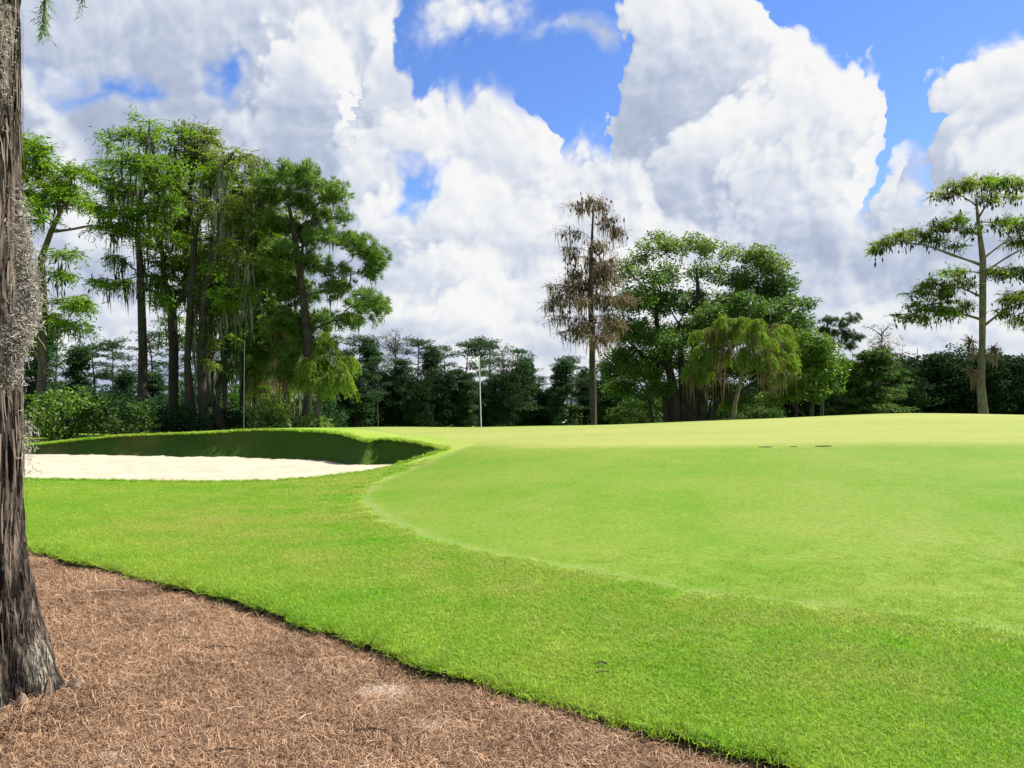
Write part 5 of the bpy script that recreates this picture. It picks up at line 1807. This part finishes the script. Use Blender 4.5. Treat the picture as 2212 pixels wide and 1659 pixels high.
def box(G, x0, x1, y0, y1, z0, z1):
    V = np.array([(x, y, z) for z in (z0, z1) for y in (y0, y1) for x in (x0, x1)])
    G.add(V, [(0, 2, 3, 1), (4, 5, 7, 6), (0, 1, 5, 4), (2, 6, 7, 3), (0, 4, 6, 2), (1, 3, 7, 5)])


def house():
    a, b = at(1952, 893, 120), at(2016, 893, 120)
    z = float(ground(np.array([a[0]]), np.array([120.0]))[0])
    w = 9.0
    cx = (a[0] + b[0]) / 2
    root = empty('pale_house', (cx, 121, z), 'pale house glimpsed under the dark oaks at the right', 'house')
    G = Geo()
    box(G, -w / 2, w / 2, 0, 6, 0, 3.3)
    link('wall', G.mesh('wall', M['house']), root)
    G = Geo()
    V = [(-w / 2 - .4, -.5, 3.25), (w / 2 + .4, -.5, 3.25), (w / 2 + .4, 6.5, 3.25), (-w / 2 - .4, 6.5, 3.25), (-w / 2 - .4, 3, 5.0), (w / 2 + .4, 3, 5.0)]
    G.add(np.array(V), [(0, 1, 5, 4), (2, 3, 4, 5), (0, 3, 2, 1)], [(0, 4, 3), (1, 2, 5)])
    link('roof', G.mesh('roof', M['roof']), root)
    for x in (-3.2, -.9, 1.4, 3.4):
        G = Geo()
        box(G, x - .6, x + .6, -.03, .05, .9, 2.5)
        wdw = link('window', G.mesh('window', M['glass']), root)
        G = Geo()
        for (x0, x1, z0, z1) in ((x - .7, x - .6, .8, 2.6), (x + .6, x + .7, .8, 2.6), (x - .6, x + .6, .8, .9), (x - .6, x + .6, 2.5, 2.6)):
            box(G, x0, x1, -.06, .05, z0, z1)
        link('frame', G.mesh('frame', M['white']), wdw)


house()


def cart():
    p = at(2186, 890, 84)
    z = float(ground(np.array([p[0]]), np.array([84.0]))[0])
    root = empty('golf_cart', (p[0], 84, z), 'white golf cart parked under the oaks at the far right', 'golf cart')
    hz = max(p[2] - z - .9, 0)
    G = Geo()
    box(G, -1.1, 1.1, -.55, .55, .32, .62)
    box(G, .35, 1.12, -.52, .52, .62, .85)
    box(G, -.95, -.2, -.52, .52, .62, .82)
    link('body', G.mesh('body', M['white']), root)
    G = Geo()
    box(G, -1.0, .7, -.58, .58, 1.78, 1.85)
    link('roof', G.mesh('roof', M['white']), root)
    for (x, y) in ((-.95, -.5), (-.95, .5), (.6, -.5), (.6, .5)):
        G = Geo()
        G.tubes(np.array([[[x, y, .6], [x * .97, y, 1.8]]]), np.array([[.025, .025]]), 6)
        link('roof_post', G.mesh('roof_post', M['tyre']), root)
    for (x, y) in ((-.75, -.5), (-.75, .5), (.75, -.5), (.75, .5)):
        G = Geo()
        G.tubes(np.array([[[x, y - .1, .24], [x, y - .09, .24], [x, y + .09, .24], [x, y + .1, .24]]]), np.array([[.02, .24, .24, .02]]), 16)
        link('wheel', G.mesh('wheel', M['tyre']), root)
    G = Geo()
    box(G, -.85, -.3, -.48, .48, .83, .93)
    box(G, -.95, -.83, -.48, .48, .9, 1.3)
    link('seat', G.mesh('seat', M['house']), root)


cart()


def wading_bird():
    x, y, zz = at(1218, 918, 30)
    z = float(ground(np.array([x]), np.array([y]))[0])
    k = max(zz - z, .3) / .42
    root = empty('wading_bird', (x, y, z), 'small white wading bird beyond the green right of the flagstick', 'bird')
    k *= .7
    root.scale = (k, k, k)
    G = Geo()
    P = np.array([(-.16, 0, .26), (-.08, 0, .28), (0, 0, .30), (.08, 0, .33), (.12, 0, .40), (.12, 0, .46), (.15, 0, .49), (.18, 0, .485), (.27, 0, .45)])
    G.tubes(P[None], np.array([[.012, .05, .065, .05, .025, .02, .028, .016, .004]]), 10)
    link('body', G.mesh('body', M['bird'], (0, 0, 0), True), root)
    for s in (-.025, .025):
        G = Geo()
        G.tubes(np.array([[(0, s, .27), (.01, s, .13), (0, s, 0), (.05, s, 0)]]), np.array([[.012, .007, .007, .005]]), 6)
        link('leg', G.mesh('leg', M['twig']), root)


wading_bird()


def air_plants():
    """spiky bromeliads and beard moss on the trunk of the right cypress"""
    rng = np.random.default_rng(9)
    for (px, py, sz, lab) in ((2098, 738, .75, 'upper left spiky air plant on the right cypress trunk'), (2143, 755, .7, 'spiky air plant on the right side of the right cypress trunk'), (2100, 800, .6, 'lower left air plant with a hanging beard on the right cypress trunk')):
        p = at(px, py, 44.8)
        G = Geo()
        n = 60
        d = unit(rng.normal(size=(n, 3)) + np.array([(px - 2120) * .03, -.2, .3]))
        t = np.linspace(0, 1, 5)[None, :, None]
        ln = rng.uniform(.5, 1.1, (n, 1, 1)) * sz
        P = d[:, None] * ln * t
        P[..., 2] -= (t[..., 0] ** 2) * ln[..., 0] * rng.uniform(.0, .5, (n, 1))
        G.ribbons(P, np.array([[.05, .05, .04, .03, .005]]), rng, rng.random(n))
        moss_strands(G, np.repeat(np.array([[0, 0, -.1]]), 8, 0) + rng.normal(size=(8, 3)) * .06, 1.2, .05, rng)
        tag(link('air_plant', G.mesh('air_plant', M['moss_brown']), None, p), lab, 'plant', 'air plants on the right cypress')


air_plants()


def weed(px, py, seed, label):
    """a low plant with a rosette of rounded leaves on short stalks"""
    rng = np.random.default_rng(seed)
    x, y = flat(px, py, -.07)
    z = float(mulch_z(x, y))
    root = empty('small_weed', (x, y, z), label, 'weed', 'weeds at the lawn edge')
    S, F_ = Geo(), Geo()
    n = 16
    a = rng.random(n) * 6.283
    r = rng.uniform(.02, .09, n)
    tip = np.c_[np.cos(a) * r, np.sin(a) * r, rng.uniform(.025, .06, n)]
    t = np.linspace(0, 1, 4)[None, :, None]
    S.tubes(tip[:, None] * t, np.linspace(.0016, .001, 4)[None], 5)
    for c, ang in zip(tip, a):
        u = np.array([math.cos(ang), math.sin(ang), .15])
        v = np.array([-math.sin(ang), math.cos(ang), rng.normal() * .3])
        k = np.arange(8) * math.pi / 4
        w = rng.uniform(.010, .017)
        ring = c + (u * (np.cos(k)[:, None] + .8) + v * np.sin(k)[:, None] * .8) * w
        F_.add(np.vstack([ring, c + u * w * .8 - [0, 0, .003]]), None, [(j, (j + 1) % 8, 8) for j in range(8)], rng.random())
    link('stem', S.mesh('stem', M['weeping']), root)
    link('foliage', F_.mesh('foliage', M['weeping']), root)


weed(1105, 1512, 5, 'small pale weed in the notch of the lawn edge')
weed(1142, 1524, 6, 'second small weed just right of the lawn edge notch')


def sky_bird():
    p = at(999, 85, 130)
    G = Geo()
    G.tubes(np.array([[(-.25, 0, 0), (-.1, 0, .02), (.1, 0, .02), (.28, 0, .03)]]), np.array([[.01, .07, .06, .01]]), 8)
    for s in (-1, 1):
        G.add(np.array([(-.1, 0, .04), (.12, 0, .04), (.05, s * .5, .2), (-.08, s * .5, .18), (-.15, s * 1.0, .1)]), [(0, 1, 2, 3)], [(3, 2, 4)])
    G.V = [v * .45 for v in G.V]
    tag(link('flying_bird', G.mesh('flying_bird', M['twig']), None, p), 'tiny dark bird flying high in the blue gap', 'bird')


sky_bird()
